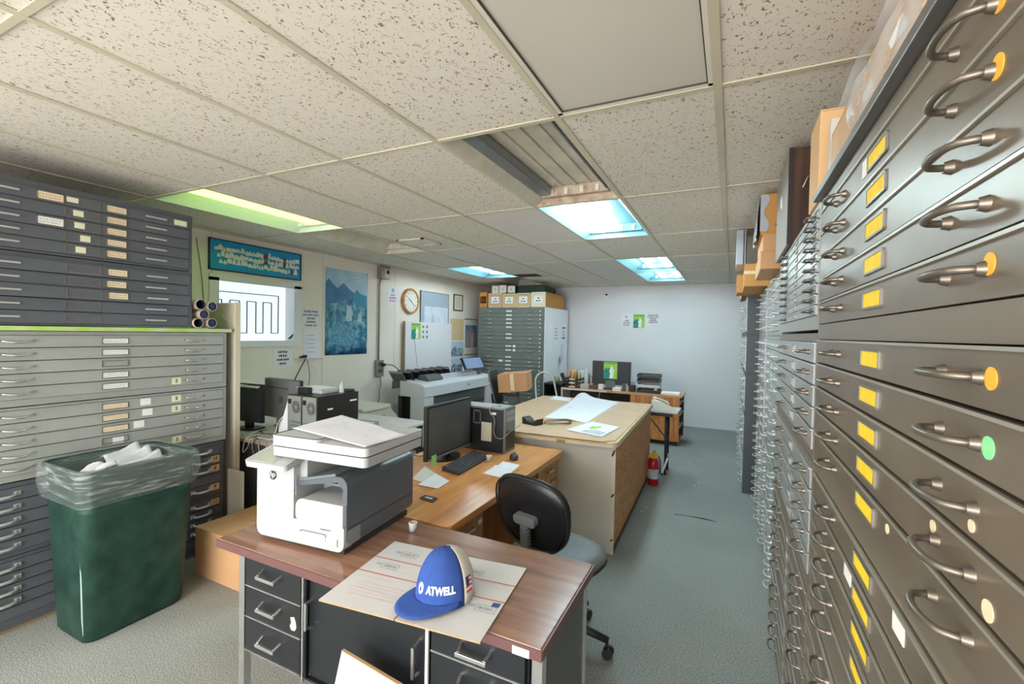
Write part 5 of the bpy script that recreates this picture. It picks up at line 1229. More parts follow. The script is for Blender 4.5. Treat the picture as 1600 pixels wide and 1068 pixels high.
def slab4(c, th, inset=0):
    n = (c[1]-c[0]).cross(c[3]-c[0]).normalized(); ce = sum(c, Vector())/4
    cc = [p+(ce-p)*inset for p in c]
    return MB().add([tuple(p) for p in cc]+[tuple(p-n*th) for p in cc], [(0,1,2,3),(7,6,5,4),(0,4,5,1),(1,5,6,2),(2,6,7,3),(3,7,4,0)]), n
mb, n = slab4(c4, 0.03); 
if n.x < 0: mb, n = slab4([c4[1],c4[0],c4[3],c4[2]], 0.03)
mb.build('touch_screen', m_plast, pl)
cs = [p+n*0.001 for p in c4]
ce = sum(cs, Vector())/4; MB().add([tuple(p+(ce-p)*0.10) for p in cs], [(0,1,2,3)]).build('display', mat('display_blue', C(120,136,170), 0.2, emit=C(120,136,170), estr=0.25), pl)
put('emblem', text_mesh('hp', 0.05, m_plg, 0.0006), pl, (PX+0.003, 5.42, 0.785), (0,0,PI/2))
MB().box((PX,6.05,0.76),(PX+0.003,6.19,0.83)).build('sticker', mat('red_sticker', C(226,200,200), 0.6, col2=C(200,110,110), vscale=60), pl)
# ================================================================ far end of the room
# ---------------------------------------------------------------- boxes on the far drawer stack
m_mapk = mat('map_box_kraft', C(206,172,120), 0.75, var=0.05, vscale=4); m_mapo = mat('map_box_orange', C(198,142,72), 0.7, var=0.05, vscale=3)
m_edgec = mat('box_edge_cream', C(226,214,186), 0.7)
ZB = 2.0325
def map_box(label, x0, x1, z0, z1, y, d, m, card=True, rz=0.0, side=None):
    w, h = x1-x0, z1-z0
    t = thing('map_box', label, 'box', ((x0+x1)/2, y, z0), rz, 'map boxes on the far drawer stack')
    MB().box((-w/2,0.004,0),(w/2,d,h)).build('body', side or m, t)
    MB().box((-w/2,0,0),(w/2,0.005,h)).build('front', m, t)
    e = MB(); k = 0.012
    for a, b in (((-w/2,0),(w/2,k)), ((-w/2,h-k),(w/2,h)), ((-w/2,0),(-w/2+k,h)), ((w/2-k,0),(w/2,h))): e.box((a[0],-0.002,a[1]),(b[0],0.002,b[1]))
    e.build('front_rim', m_edgec, t)
    if card:
        c = MB().box((-w*0.30,-0.003,h*0.28),(w*0.30,0.0,h*0.76)).build('label_card', m_white, t)
        for q, (zz, ww) in enumerate(((0.60, 0.10), (0.42, 0.30))):
            for k in range(1 if q == 0 else 2): MB().box((-w*ww/2+(k*w*0.17 if q else 0),-0.0036,h*zz-h*0.035),(-w*ww/2+w*0.12+(k*w*0.17 if q else 0),-0.003,h*zz+h*0.035)).build('card_print', m_ink, c)
    return t
map_box('tan map box with white label, leftmost of the four front boxes on the far stack', -3.905, -3.64, ZB, 2.285, 6.665, 0.6, mat('map_box_rose', C(206,158,120), 0.75), rz=0.03)
map_box('tan map box with white label, second from the left of the four front boxes', -3.625, -3.362, ZB, 2.275, 6.665, 0.6, m_mapk)
map_box('tan map box with white label, third from the left of the four front boxes', -3.355, -3.085, ZB, 2.280, 6.665, 0.6, m_mapk)
map_box('cream-rimmed map box with orange side, rightmost of the four front boxes', -3.075, -2.80, ZB, 2.292, 6.665, 0.95, m_edgec, side=m_mapo)
for k, (a, b, z0, z1) in enumerate(((-3.86,-3.725,2.288,2.425),(-3.715,-3.565,2.2880,2.432),(-3.545,-3.395,2.288,2.415))):
    map_box('small white-ended map box, %s of three stacked on the tan boxes' % ('leftmost','middle','rightmost')[k], a, b, z0, z1, 6.70, 0.5, m_white, side=m_plast)
o = box('dark_folder', (-3.38,6.76,2.295), (-2.86,7.3,2.405), mat('dark_green_cover', C(26,52,42), 0.6), None, 0.004); tag(o, 'dark green flat case lying on the tan map boxes', 'case')
t = thing('wooden_crate', 'small orange wooden crate at the left end of the far drawer stack', 'crate', (-4.02, 6.67, ZB))
m_crt = mat('crate_wood', C(200,140,74), 0.7, var=0.1, vscale=6)
for x in (-0.075, 0.0625): MB().box((x,0,0),(x+0.0125,0.5,0.28)).build('end_board', m_crt, t)
for z in (0.0, 0.10, 0.20): MB().box((-0.0625,0,z),(0.0625,0.012,z+0.075)).build('slat', m_crt if z != 0.10 else mat('crate_dark', C(96,64,34), 0.8), t)
MB().box((-0.0625,0.012,0),(0.0625,0.5,0.012)).build('bottom', m_crt, t)
# white side cover of the far stack with taped notices
t = thing('side_board', 'white board with taped notices covering the side of the far drawer stack', 'board', (0,0,0))
SX = -2.812
MB().box((SX,6.66,0.0),(SX+0.012,7.86,2.035)).build('board', mat('side_board_white', C(226,230,234), 0.6), t)
def side_note(y0, y1, z0, z1, m=None): return MB().box((SX+0.012,y0,z0),(SX+0.0135,y1,z1)).build('notice', m or m_paper, t)
q = side_note(6.78,7.05,1.25,1.78)
q = side_note(7.12,7.36,1.38,1.72)
for z in (1.66,1.60,1.54,1.48):
    for y in (7.16,7.24): MB().box((SX+0.0135,y,z),(SX+0.0142,y+0.035,z+0.028)).build('picture', m_inkgrey, q)
q = side_note(7.42,7.66,1.02,1.42)
for k in range(9): MB().box((SX+0.0135,7.45,1.06+k*0.038),(SX+0.0142,7.58+0.05*(k % 3 > 0),1.072+k*0.038)).build('text_line', mat('teal_print', C(130,166,186), 0.7), q)
q = side_note(7.50,7.74,1.46,1.72)
for k in (0, 1): MB().box((SX+0.0135,7.53,1.49+k*0.19),(SX+0.0142,7.70,1.515+k*0.19)).build('text_line', m_ink, q)
for k in range(5): MB().box((SX+0.0135,7.54,1.54+k*0.024),(SX+0.0142,7.68,1.548+k*0.024)).build('text_line', m_inkgrey, q)
q = side_note(7.30,7.46,0.88,1.16)
for k in range(7): MB().box((SX+0.0135,7.34,0.91+k*0.034),(SX+0.0142,7.42,0.925+k*0.034)).build('text_line', mat('slate_print2', C(120,150,170), 0.7), q)

# ---------------------------------------------------------------- mesh office chair carrying a carton
mc = thing('mesh_chair', 'dark mesh office chair carrying a taped carton in front of the far stack', 'chair', (-2.72, 5.28, 0), math.radians(-78))
m_meshf = mat('dark_mesh_fabric', C(62,68,66), 0.8, bump=0.4, bscale=400); m_frmg = mat('chair_frame_grey', C(96,100,100), 0.4)
blob(0,0,0.49,0.25,0.24,0.045).build('seat', mat('seat_dark_fabric', C(44,46,46), 0.9), mc)
Tb2 = tr(0,-0.27,0.80) @ rot('X', 104)
rings = []
for z in (-0.012, 0.012):
    rings.append([(x*(1+0.12*y), y, z-0.35*x*x) for x, y in rr(-0.22,-0.24,0.22,0.24,0.09,6)])
MB().loft(rings, 0, True, True, Tb2).build('backrest', m_meshf, mc)
pts = [Tb2 @ Vector((x*(1+0.12*y), y, 0.0-0.35*x*x)) for x, y in rr(-0.225,-0.245,0.225,0.245,0.09,6)]
MB().tube(pts, 0.013, 6, closed=True).build('back_rim', m_frmg, mc)
MB().tube([(0,-0.31,0.70),(0,-0.29,0.52),(0,-0.18,0.42),(0,0,0.42)], 0.02, 8).build('back_bar', m_plast, mc)
for s in (-1, 1):
    MB().tube([(s*0.12,-0.05,0.43),(s*0.27,-0.02,0.46),(s*0.29,0.02,0.58),(s*0.28,0.0,0.72)], 0.016, 8).build('arm_post', m_frmg, mc)
    blob(s*0.28,0.03,0.735,0.045,0.14,0.016,16).build('arm_pad', m_plast, mc)
MB().cyl((0,0,0.10),(0,0,0.45),0.03,0.022,12).build('gas_lift', m_plast, mc)
for k in range(5):
    a = math.radians(20+72*k); d = Vector((math.cos(a), math.sin(a), 0))
    MB().tube([d*0.02+Vector((0,0,0.12)), d*0.29+Vector((0,0,0.085))], [0.026,0.016], 8).build('base_arm', m_plast, mc)
    cst = MB().cyl(d*0.28+Vector((0,0,0.05)), d*0.28+Vector((0,0,0.09)), 0.008, n=8).build('caster', m_plast, mc)
    MB().cyl(d*0.28+d.cross(Vector((0,0,1)))*-0.02+Vector((0,0,0.0265)), d*0.28+d.cross(Vector((0,0,1)))*0.02+Vector((0,0,0.0265)), 0.026, n=14).build('wheel', m_plast, cst)
t = carton('taped brown carton resting on the arms of the mesh office chair', (-2.86,5.02,0.7525), (-2.46,5.48,1.00), mat('carton_tan', C(206,152,108), 0.75, var=0.06, vscale=4), math.radians(12), tape=1)
t.rotation_euler = (0, math.radians(-6), math.radians(14)); t.location.z = 0.775
# ---------------------------------------------------------------- tubular step stool
ss = thing('step_stool', 'folding step stool with pale tubular frame and dark steps beside the far desk', 'step stool', (-2.46, 5.92, 0), math.radians(50))
m_tubp = mat('pale_tube_enamel', C(208,208,196), 0.4)
hoop = [(-0.21,-0.20,0.0),(-0.19,-0.06,0.45),(-0.165,0.06,0.82)]+[(0.165*-math.cos(PI*k/8), 0.06+0.05*math.sin(PI*k/8), 0.82+0.165*math.sin(PI*k/8)) for k in range(1, 8)]+[(0.165,0.06,0.82),(0.19,-0.06,0.45),(0.21,-0.20,0.0)]
MB().tube(hoop, 0.013, 8).build('front_hoop', m_tubp, ss)
for s in (-1, 1): MB().tube([(s*0.15,0.04,0.62),(s*0.18,0.26,0.0)], 0.012, 8).build('rear_leg', m_tubp, ss)
MB().tube([(-0.18,0.26,0.012),(0.18,0.26,0.012)], 0.010, 8).build('rear_bar', m_tubp, ss)
for (y, z) in ((-0.02,0.58),(-0.12,0.32)): MB().box((-0.18,y-0.11,z),(0.18,y+0.10,z+0.025)).build('step', m_plast, ss, bevel=0.004)

# ---------------------------------------------------------------- far desk
m_oak2 = streak('red_oak_veneer', C(178,104,50), C(214,144,80), (24, 24, 3), 0.4, 0.35, 0.65)
m_oakt = streak('red_oak_top', C(190,130,86), C(222,168,120), (3, 24, 24), 0.35, 0.35, 0.65)
fd = thing('far_desk', 'long oak desk with wooden cabinet end on casters in front of the far wall', 'desk', (0,0,0))
FYD = 6.30
MB().box((-2.36,FYD,0.700),(-0.545,6.86,0.728)).build('top', m_oakt, fd)
MB().box((-2.36,FYD-0.004,0.70),(-1.62,FYD,0.728)).build('front_edge', mat('desk_edge_white', C(222,206,190), 0.5), fd)
MB().box((-2.36,FYD,0.0),(-2.335,6.86,0.70)).build('end_leg', mat('desk_edge_white', C(222,206,190), 0.5), fd)
MB().box((-2.335,6.70,0.10),(-1.27,6.72,0.70)).build('modesty_panel', mat('desk_dark_panel', C(52,48,46), 0.7), fd)
MB().box((-1.27,FYD+0.01,0.06),(-1.25,6.84,0.70)).build('cabinet_side', m_oak2, fd)
cb = MB().box((-1.25,FYD+0.015,0.06),(-0.575,FYD+0.03,0.70)).build('cabinet_front', m_oak2, fd)
MB().box((-1.245,FYD,0.395),(-0.575,FYD+0.016,0.698)).build('door', m_oak2, fd, bevel=0.002); MB().box((-1.245,FYD,0.072),(-0.575,FYD+0.016,0.388)).build('door', m_oak2, fd, bevel=0.002)
MB().box((-1.25,6.80,0.06),(-0.56,6.84,0.70)).build('cabinet_back', mat('desk_dark_panel', C(52,48,46), 0.7), fd)
MB().box((-1.25,FYD+0.03,0.06),(-0.57,6.80,0.08)).build('cabinet_floor', m_oak2, fd)
for z in (0.26, 0.44, 0.60): MB().box((-1.24,FYD+0.03,z),(-0.565,6.80,z+0.014)).build('shelf', mat('shelf_white_edge', C(214,206,196), 0.5), fd)
MB().box((-0.62,FYD+0.03,0.08),(-0.615,6.80,0.70)).build('inner_panel', mat('desk_dark_panel', C(52,48,46), 0.7), fd)
for (x, y) in ((-0.62,FYD+0.05),(-0.62,6.78),(-1.20,FYD+0.05),(-1.20,6.78)):
    c_ = MB().cyl((x,y,0.04),(x,y,0.06),0.012,n=8).build('caster', m_plast, fd); MB().cyl((x-0.012,y,0.0245),(x+0.012,y,0.0245),0.024,n=14).build('wheel', m_plast, c_)
o = thing('dark_bookcase', 'low dark bookcase at the left end of the far desk', 'bookcase', (0,0,0))
m_dkc = mat('dark_cabinet', C(40,42,40), 0.6)
for z in (0.0, 0.37, 0.755): MB().box((-2.66,6.36,z),(-2.38,6.85,z+0.02)).build('shelf', m_dkc, o)
for x in (-2.68, -2.38): MB().box((x,6.36,0),(x+0.018,6.85,0.775)).build('side', m_dkc, o)
MB().box((-2.66,6.83,0.02),(-2.38,6.85,0.755)).build('back', m_dkc, o)
ZD = 0.7285
# monitor from behind with flyer taped on it
mn = thing('computer_monitor', 'black monitor seen from behind with green flyer taped on, on the far desk', 'monitor', (-1.615, 6.50, ZD), 0)
MB().box((-0.298,0,0.075),(0.298,0.03,0.435)).build('rear_shell', mat('monitor_back_black', C(46,47,50), 0.45), mn, bevel=0.006)
MB().box((-0.30,0.03,0.072),(0.30,0.05,0.438)).build('bezel', m_plast, mn)
MB().box((-0.05,-0.02,0.02),(0.05,0.02,0.14)).build('neck', mat('neck_grey', C(104,108,106), 0.4), mn)
MB().prism(rr(-0.12,-0.04,0.06,0.16,0.03), 0, 0.015, 'z').build('foot', m_plast, mn)
for x in (-0.075, 0.045): MB().box((x,-0.03,0.0),(x+0.03,-0.012,0.13)).build('stand_bar', mat('neck_grey', C(104,108,106), 0.4), mn)
def flyer(parent, x0, x1, z0, z1, y, name='flyer'):
    w, h = x1-x0, z1-z0
    f = MB().box((x0,y-0.0012,z0),(x1,y,z1)).build(name, mat('flyer_lime', C(150,200,84), 0.6, col2=C(168,214,96), vscale=10), parent)
    def R(a,b,c,d,m,nm,k=1): MB().box((x0+a*w,y-0.0012-0.0004*k,z0+b*h),(x0+c*w,y-0.0011,z0+d*h)).build(nm, m, f)
    MB().prism([(x0+a*w,z0+b*h) for a,b in ((0,0),(.48,0),(.46,.2),(.55,.45),(.42,.64),(.12,.60),(0,.5))], y-0.0017, y-0.0012, 'y').build('dark_print', mat('flyer_teal', C(24,120,96), 0.6, col2=C(60,160,150), vscale=25), f)
    MB().prism([(x0+a*w,z0+b*h) for a,b in ((.42,.05),(.60,.05),(.70,.02),(.72,.30),(.78,.50),(.66,.66),(.62,.76),(.55,.76),(.52,.62),(.42,.48),(.48,.28))], y-0.0021, y-0.0016, 'y').build('pale_print', m_white, f)
    R(0,.88,1,.97,mat('flyer_dark_lime', C(118,168,66), 0.6),'title_band')
    return f
flyer(mn, -0.115, 0.098, 0.165, 0.43, -0.001)
# letter trays
lt = thing('letter_tray', 'stack of black letter trays beside the monitor on the far desk', 'letter tray', (-1.03, 6.50, ZD), 0)
m_trg = mat('tray_black', C(44,46,44), 0.4)
for k, (z, m) in enumerate(((0.0, m_trg),(0.085, mat('tray_pale', C(206,208,206), 0.4)),(0.155, m_trg),(0.225, m_trg))):
    tr_ = MB().box((-0.165,-0.11,z),(0.165,0.12,z+0.006)).box((-0.165,-0.11,z+0.006),(-0.157,0.12,z+0.05)).box((0.157,-0.11,z+0.006),(0.165,0.12,z+0.05)).box((-0.157,0.112,z+0.006),(0.157,0.12,z+0.05)).box((-0.157,-0.11,z+0.006),(0.157,-0.104,z+0.036)).build('tray', m, lt)
    MB().box((-0.14,-0.09,z+0.006),(0.14,0.10,z+0.02)).build('papers', m_paper, tr_)
for x in (-0.155, 0.149):
    for y in (-0.10, 0.10): MB().box((x,y,0.0),(x+0.006,y+0.006,0.23)).build('riser', m_trg, lt)
# left letter tray rack, folders, bottles
lt2 = thing('letter_tray', 'black slanted letter tray rack at the left end of the far desk', 'letter tray', (-2.19, 6.46, ZD), 0)
for z in (0.0, 0.06, 0.12):
    q = MB().box((-0.13,-0.10,z),(0.13,0.12,z+0.006)).box((-0.13,-0.10,z),(-0.122,0.12,z+0.035)).box((0.122,-0.10,z),(0.13,0.12,z+0.035)).box((-0.122,-0.10,z),(0.122,-0.094,z+0.03)).build('tray', m_trg, lt2)
    MB().box((-0.06,-0.102,z+0.008),(0.04,-0.1,z+0.024)).build('tray_label', m_white, q)
MB().bar((-0.135,-0.06,0.06),(-0.20,-0.06,0.22),0.018,0.06).build('slanted_side', m_trg, lt2)
fcol = [C(226,150,90), C(232,178,90), C(238,206,150), C(196,150,90), C(232,226,206), C(240,236,226)]
for k in range(6):
    o = box('file_folder', (0,0,0), (0.014,0.16,0.235+0.012*(k % 3)), mat('folder_%d' % k, fcol[k], 0.7)); o.location = (-2.40+0.055*k, 6.62, 0.7765 if k < 1 else ZD+0.001); o.rotation_euler = (0, 0, 0.05*(k % 2))
    if k == 0: o.location = (-2.325, 6.64, ZD+0.001)
    tag(o, '%s file folder standing upright on the far desk' % ['salmon','amber','pale tan','brown','ivory','white'][k], 'folder', 'upright folders on the far desk')
def bottle(label, x, y, z, r, h, m, cap=None):
    t = thing('bottle', label, 'bottle', (x, y, z))
    MB().lathe([(r*0.9,0),(r,0.01),(r,h*0.55),(r*0.85,h*0.66),(r*0.35,h*0.78),(r*0.32,h*0.86)], 16).build('body', m, t)
    MB().lathe([(r*0.36,h*0.86),(r*0.36,h*0.93),(r*0.15,h)], 12).build('cap', cap or m_white, t)
bottle('white squeeze bottle with pointed cap on the far desk', -2.01, 6.50, ZD, 0.033, 0.31, m_pwb)
t = thing('mug', 'olive mug behind the white bottle on the far desk', 'mug', (-2.06, 6.76, ZD))
m_olv = mat('olive_glaze', C(120,110,76), 0.3)
MB().lathe([(0.038,0.001),(0.044,0.02),(0.044,0.20),(0.040,0.20),(0.040,0.01)], 18).build('cup', m_olv, t); MB().tube([(0.042,0,0.16),(0.075,0,0.15),(0.075,0,0.07),(0.042,0,0.05)], 0.007, 6).build('handle', m_olv, t)
t = thing('mug', 'olive mug right of the white bottle on the far desk', 'mug', (-1.90, 6.66, ZD))
MB().lathe([(0.036,0.001),(0.042,0.02),(0.042,0.18),(0.038,0.18),(0.038,0.01)], 18).build('cup', m_olv, t); MB().tube([(0.04,0,0.14),(0.07,0,0.13),(0.07,0,0.06),(0.04,0,0.05)], 0.007, 6).build('handle', m_olv, t)
o = blob(-2.52, 6.50, 0.7755+0.05, 0.06, 0.05, 0.05, 14).build('glass_jar', mat('jar_green_glass', C(150,160,130), 0.2, alpha=0.7)); tag(o, 'greenish glass jar on the low dark bookcase', 'jar')
for (nm, lb, cat, lo, hi, m) in (('card_box', 'white flat card box left of the monitor on the far desk', 'box', (-2.07,6.36,0), (-1.93,6.44,0.075), m_pw), ('wooden_box', 'small brown box left of the monitor on the far desk', 'box', (-1.915,6.36,0), (-1.80,6.43,0.06), mat('brown_box', C(110,74,58), 0.6)),
        ('tissue_box', 'white box standing beside the monitor stand on the far desk', 'box', (-1.775,6.37,0), (-1.71,6.43,0.085), m_white), ('envelope_stack', 'stack of white envelopes right of the monitor stand', 'paper', (-1.55,6.34,0), (-1.42,6.46,0.05), m_white),
        ('phone_holder', 'grey upright card holder right of the monitor', 'holder', (-1.405,6.36,0), (-1.345,6.40,0.115), mat('holder_grey', C(88,88,90), 0.5)), ('pen_stand', 'black pen stand between monitor and letter trays', 'pen stand', (-1.31,6.37,0), (-1.215,6.45,0.10), m_plast),
        ('paper_stack', 'stack of white papers at the right end of the far desk', 'paper', (-0.84,6.34,0), (-0.58,6.56,0.028), m_white)):
    t = thing(nm, lb, cat, ((lo[0]+hi[0])/2, (lo[1]+hi[1])/2, ZD+0.0005)); w, d, h = (hi[0]-lo[0])/2, (hi[1]-lo[1])/2, hi[2]
    MB().box((-w,-d,0),(w,d,h*0.8)).build('body', m, t, bevel=0.003)
    MB().box((-w*0.96,-d*0.96,h*0.8),(w*0.96,d*0.9,h)).build('lid' if 'box' in nm else 'top_part', m, t, bevel=0.002)
    if nm == 'pen_stand':
        for k in range(4): MB().cyl((-0.03+0.02*k,0,h),(-0.034+0.023*k,0.01,h+0.05),0.004,n=6).build('pen', m_plast, t)
    if nm == 'phone_holder': MB().box((w,-d,0),(w+0.012,d,h*1.05)).build('bright_edge', m_chrome, t)
t = thing('tape_dispenser', 'dark tape dispenser in front of the white papers on the far desk', 'tape dispenser', (-0.90, 6.36, ZD))
MB().prism([(-0.06,0),(0.06,0),(0.055,0.03),(0.02,0.045),(-0.05,0.05)], -0.025, 0.025, 'y').build('body', m_plast, t, bevel=0.004); MB().cyl((-0.015,-0.012,0.05),(-0.015,0.012,0.05),0.026,n=16).build('tape_roll', mat('tape_clear', C(206,200,180), 0.3), t)
cable('thin pale cable hanging down behind the far desk top', [(-1.72,6.285,0.715),(-1.735,6.282,0.66),(-1.75,6.283,0.58),(-1.77,6.285,0.50)], 0.004, mat('cable_ivory', C(220,214,204), 0.5))
# ================================================================ things on the walls
WX = XL
def wrect(p0, p1):      # two pixels on the left wall -> y0, z1, y1, z0
    a = atx(p0[0], p0[1], WX); b = atx(p1[0], p1[1], WX); return a.y, a.z, b.y, b.z
m_wtrim = mat('window_trim_white', C(232,230,236), 0.5)
# window: frame, reveal, glass block pane with bars outside
win = struct(bpy.data.objects.new('window_1', None)); COL.objects.link(win)
y0, y1, z0, z1 = WIN
tw_ = 0.055
for nm, lo, hi in (('trim_top',(XL,y0-tw_,z1-0.03),(XL+0.015,y1+0.035,z1+0.03)),('trim_bottom',(XL,y0-tw_,z0-0.035),(XL+0.018,y1+0.035,z0+0.03)),('trim_side',(XL,y0-tw_,z0),(XL+0.015,y0+0.035,z1)),('trim_side',(XL,y1-0.06,z0),(XL+0.015,y1+0.035,z1))):
    box(nm, lo, hi, m_wtrim, win)
box('reveal_side', (XL-0.20,y1-0.01,z0), (XL-0.0,y1+0.04,z1), m_wtrim, win); box('reveal_side', (XL-0.20,y0-0.04,z0), (XL,y0+0.01,z1), m_wtrim, win)
box('reveal_sill', (XL-0.20,y0,z0-0.02), (XL,y1,z0+0.01), m_wtrim, win); box('reveal_head', (XL-0.20,y0,z1-0.01), (XL,y1,z1+0.03), m_wtrim, win)
m_pane = mat('frosted_pane_daylit', C(224,238,246), 0.3, emit=(0.78,0.92,1.0,1), estr=0.42)
box('pane', (XL-0.205,y0,z0), (XL-0.198,y1,z1), m_pane, win)
m_wbar = mat('window_iron_bar', C(58,66,72), 0.5)
def wb(a, b): MB().bar((XL-0.19,a[0],a[1]),(XL-0.19,b[0],b[1]),0.008,0.008).build('iron_bar', m_wbar, win)
zt, ztm, zb = 1.945, 1.863, 1.526
wb((y0,zt),(2.924,zt)); wb((2.924,zt),(2.922,zb)); wb((2.922,zb),(2.838,zb))
for ya in (2.838, 2.654, 2.470, 2.286):
    wb((ya,zb),(ya,ztm)); wb((ya,ztm),(ya-0.101,ztm)); wb((ya-0.101,ztm),(ya-0.101,zb)); wb((ya-0.101,zb),(max(ya-0.184,y0),zb))
MB().prism([(y1-0.12,z0+0.045),(y1-0.07,z0+0.045),(y1-0.02,z0+0.12),(y1-0.03,z0+0.12)], XL-0.02, XL-0.019, 'x').build('sticker', mat('purple_print', C(92,80,110), 0.6), win)

def wall_sheet(name, label, cat, y0, z1, y1, z0, m, th=0.002, off=0.0, group=None):
    t = thing(name, label, cat, (WX+off+0.0008, y0, z0), L90, group)     # local x along +y, face at local -y, z up
    w, h = y1-y0, z1-z0
    MB().box((0,-th,0),(w,0,h)).build('sheet', m, t)
    return t, w, h
def tline(t, x, z, l, h, m, th=0.0024): MB().box((x,-th-0.0006,z),(x+l,-th+0.0002,z+h)).build('text_line', m, t)
# blue framed sign with rows of pale marks
a = atx(325,371,WX); b = atx(469,438,WX)
t = thing('blue_sign', 'long blue framed board with rows of small white cut-out shapes above the window', 'sign', (WX+0.001, 2.038, 2.128), L90)
w, h = 1.016, 0.298
MB().box((0,-0.012,0),(w,0,h)).build('board', mat('cyan_blue_board', C(18,156,212), 0.5), t)
e = MB(); k = 0.010
for p, q in (((0,0),(w,k)), ((0,h-k),(w,h)), ((0,0),(k,h)), ((w-k,0),(w,h))): e.box((p[0],-0.018,p[1]),(q[0],0,q[1]))
e.build('frame', mat('navy_frame', C(28,40,62), 0.4), t)
m_cut = mat('cutout_ivory', C(226,226,214), 0.6, col2=C(240,236,226), vscale=60); m_cut2 = mat('cutout_rust', C(120,72,70), 0.6)
rn = random.Random(4)
for row, zc in enumerate((0.215, 0.155, 0.095)):
    x = 0.05+0.02*row
    while x < w-0.06:
        ww = rn.uniform(0.022, 0.055); hh = rn.uniform(0.032, 0.062); zz = zc-0.02+rn.uniform(-0.008,0.008)-0.018*(x/w)
        k = rn.random()
        if k < 0.6: poly = [(x,zz),(x+ww,zz),(x+ww,zz+hh*0.6),(x+ww*0.5,zz+hh),(x,zz+hh*0.6)]
        elif k < 0.8: poly = [(x,zz),(x+ww,zz),(x+ww,zz+hh),(x,zz+hh)]
        else: poly = [(x,zz),(x+ww,zz),(x+ww*0.7,zz+hh),(x+ww*0.3,zz+hh)]
        MB().prism(poly, -0.0145, -0.0118, 'y').build('cut_out', m_cut if rn.random() < 0.96 else m_cut2, t)
        x += ww+rn.uniform(-0.004, 0.006)
# landscape poster (blue mountains and forest)
def poster_mat():
    m = bpy.data.materials.new('poster_landscape_print'); m.use_nodes = True; nt = m.node_tree; b = nt.nodes['Principled BSDF']; b.inputs['Roughness'].default_value = 0.4
    tc = nt.nodes.new('ShaderNodeTexCoord'); sp = nt.nodes.new('ShaderNodeSeparateXYZ'); nt.links.new(tc.outputs['Object'], sp.inputs[0])
    n = nt.nodes.new('ShaderNodeTexNoise'); n.inputs['Scale'].default_value = 9; n.inputs['Detail'].default_value = 9; n.inputs['Roughness'].default_value = 0.7; nt.links.new(tc.outputs['Object'], n.inputs['Vector'])
    r = nt.nodes.new('ShaderNodeValToRGB'); e = r.color_ramp.elements; e[0].position = 0.36; e[0].color = C(24,70,104); e[1].position = 0.66; e[1].color = C(160,206,214); x = e.new(0.48); x.color = C(40,124,156)
    nt.links.new(n.outputs['Fac'], r.inputs[0])
    # height: sky wash on top, dark strip at the bottom
    r2 = nt.nodes.new('ShaderNodeValToRGB'); q = r2.color_ramp.elements; q[0].position = 0.0; q[0].color = C(70,84,130); q[1].position = 0.14; q[1].color = (0.5,0.5,0.5,1); y = q.new(0.70); y.color = (0.5,0.5,0.5,1); z = q.new(0.74); z.color = C(70,140,180)
    mr = nt.nodes.new('ShaderNodeMapRange'); mr.inputs[2].default_value = 1.07; nt.links.new(sp.outputs[2], mr.inputs[0]); nt.links.new(mr.outputs[0], r2.inputs[0])
    mx = nt.nodes.new('ShaderNodeMix'); mx.data_type = 'RGBA'; mx.blend_type = 'OVERLAY'; mx.inputs[0].default_value = 0.8
    nt.links.new(r.outputs[0], mx.inputs[6]); nt.links.new(r2.outputs[0], mx.inputs[7]); nt.links.new(mx.outputs[2], b.inputs['Base Color'])
    return m
t = thing('landscape_poster', 'blue poster of misty mountains and forest on the left wall', 'poster', (WX+0.004, 3.414, 1.264), L90)
w, h = 0.70, 1.07
MB().grid(lambda u, v: (u*w, -0.002-0.004*math.sin(v*7)*u*(u > .8), v*h), 10, 10).build('sheet', poster_mat(), t, solid=0.001)
def pz(poly, m, nm, y=-0.0045): MB().prism([(a*w, b*h) for a, b in poly], y-0.0004, y, 'y').build(nm, m, t)
pz([(0,.84),(.06,.88),(.14,.83),(.26,.78),(.40,.85),(.52,.79),(.66,.74),(.72,.79),(.82,.74),(.99,.72),(.99,1.0),(.0,1.0)], mat('poster_sky', C(150,186,206), 0.5, col2=C(176,204,220), vscale=5), 'sky')
pz([(0,.60),(0,.84),(.06,.88),(.14,.83),(.26,.78),(.40,.85),(.52,.79),(.66,.74),(.60,.66),(.40,.64),(.2,.60)], mat('poster_ridge', C(40,104,150), 0.5, col2=C(60,128,172), vscale=9), 'ridge', -0.0047)
pz([(.66,.74),(.72,.79),(.82,.74),(.99,.72),(.99,.55),(.8,.58),(.62,.64)], mat('poster_ridge_teal', C(36,132,170), 0.5, col2=C(52,150,186), vscale=9), 'far_ridge', -0.0048)
m_rock = mat('poster_pale_rock', C(196,214,214), 0.5, col2=C(150,190,204), vscale=40)
pz([(.46,.40),(.60,.40),(.63,.50),(.58,.60),(.55,.58),(.49,.60),(.47,.52)], m_rock, 'pale_crag', -0.005)
pz([(.74,.40),(.84,.38),(.86,.47),(.81,.52),(.76,.48)], m_rock, 'pale_crag', -0.005)
pz([(.06,.14),(.40,.10),(.66,.13),(.70,.26),(.50,.34),(.30,.38),(.14,.32)], mat('poster_trees', C(120,178,200), 0.5, col2=C(50,116,150), vscale=45), 'tree_mass', -0.005)
for k, l in enumerate((0.22, 0.18, 0.15)): MB().box((w*0.58+0.03*k,-0.0058,h*(0.925-0.03*k)),(w*0.58+0.03*k+l*w*1.2,-0.0052,h*(0.925-0.03*k)+0.008)).build('text_line', mat('poster_text', C(214,228,236), 0.5), t)
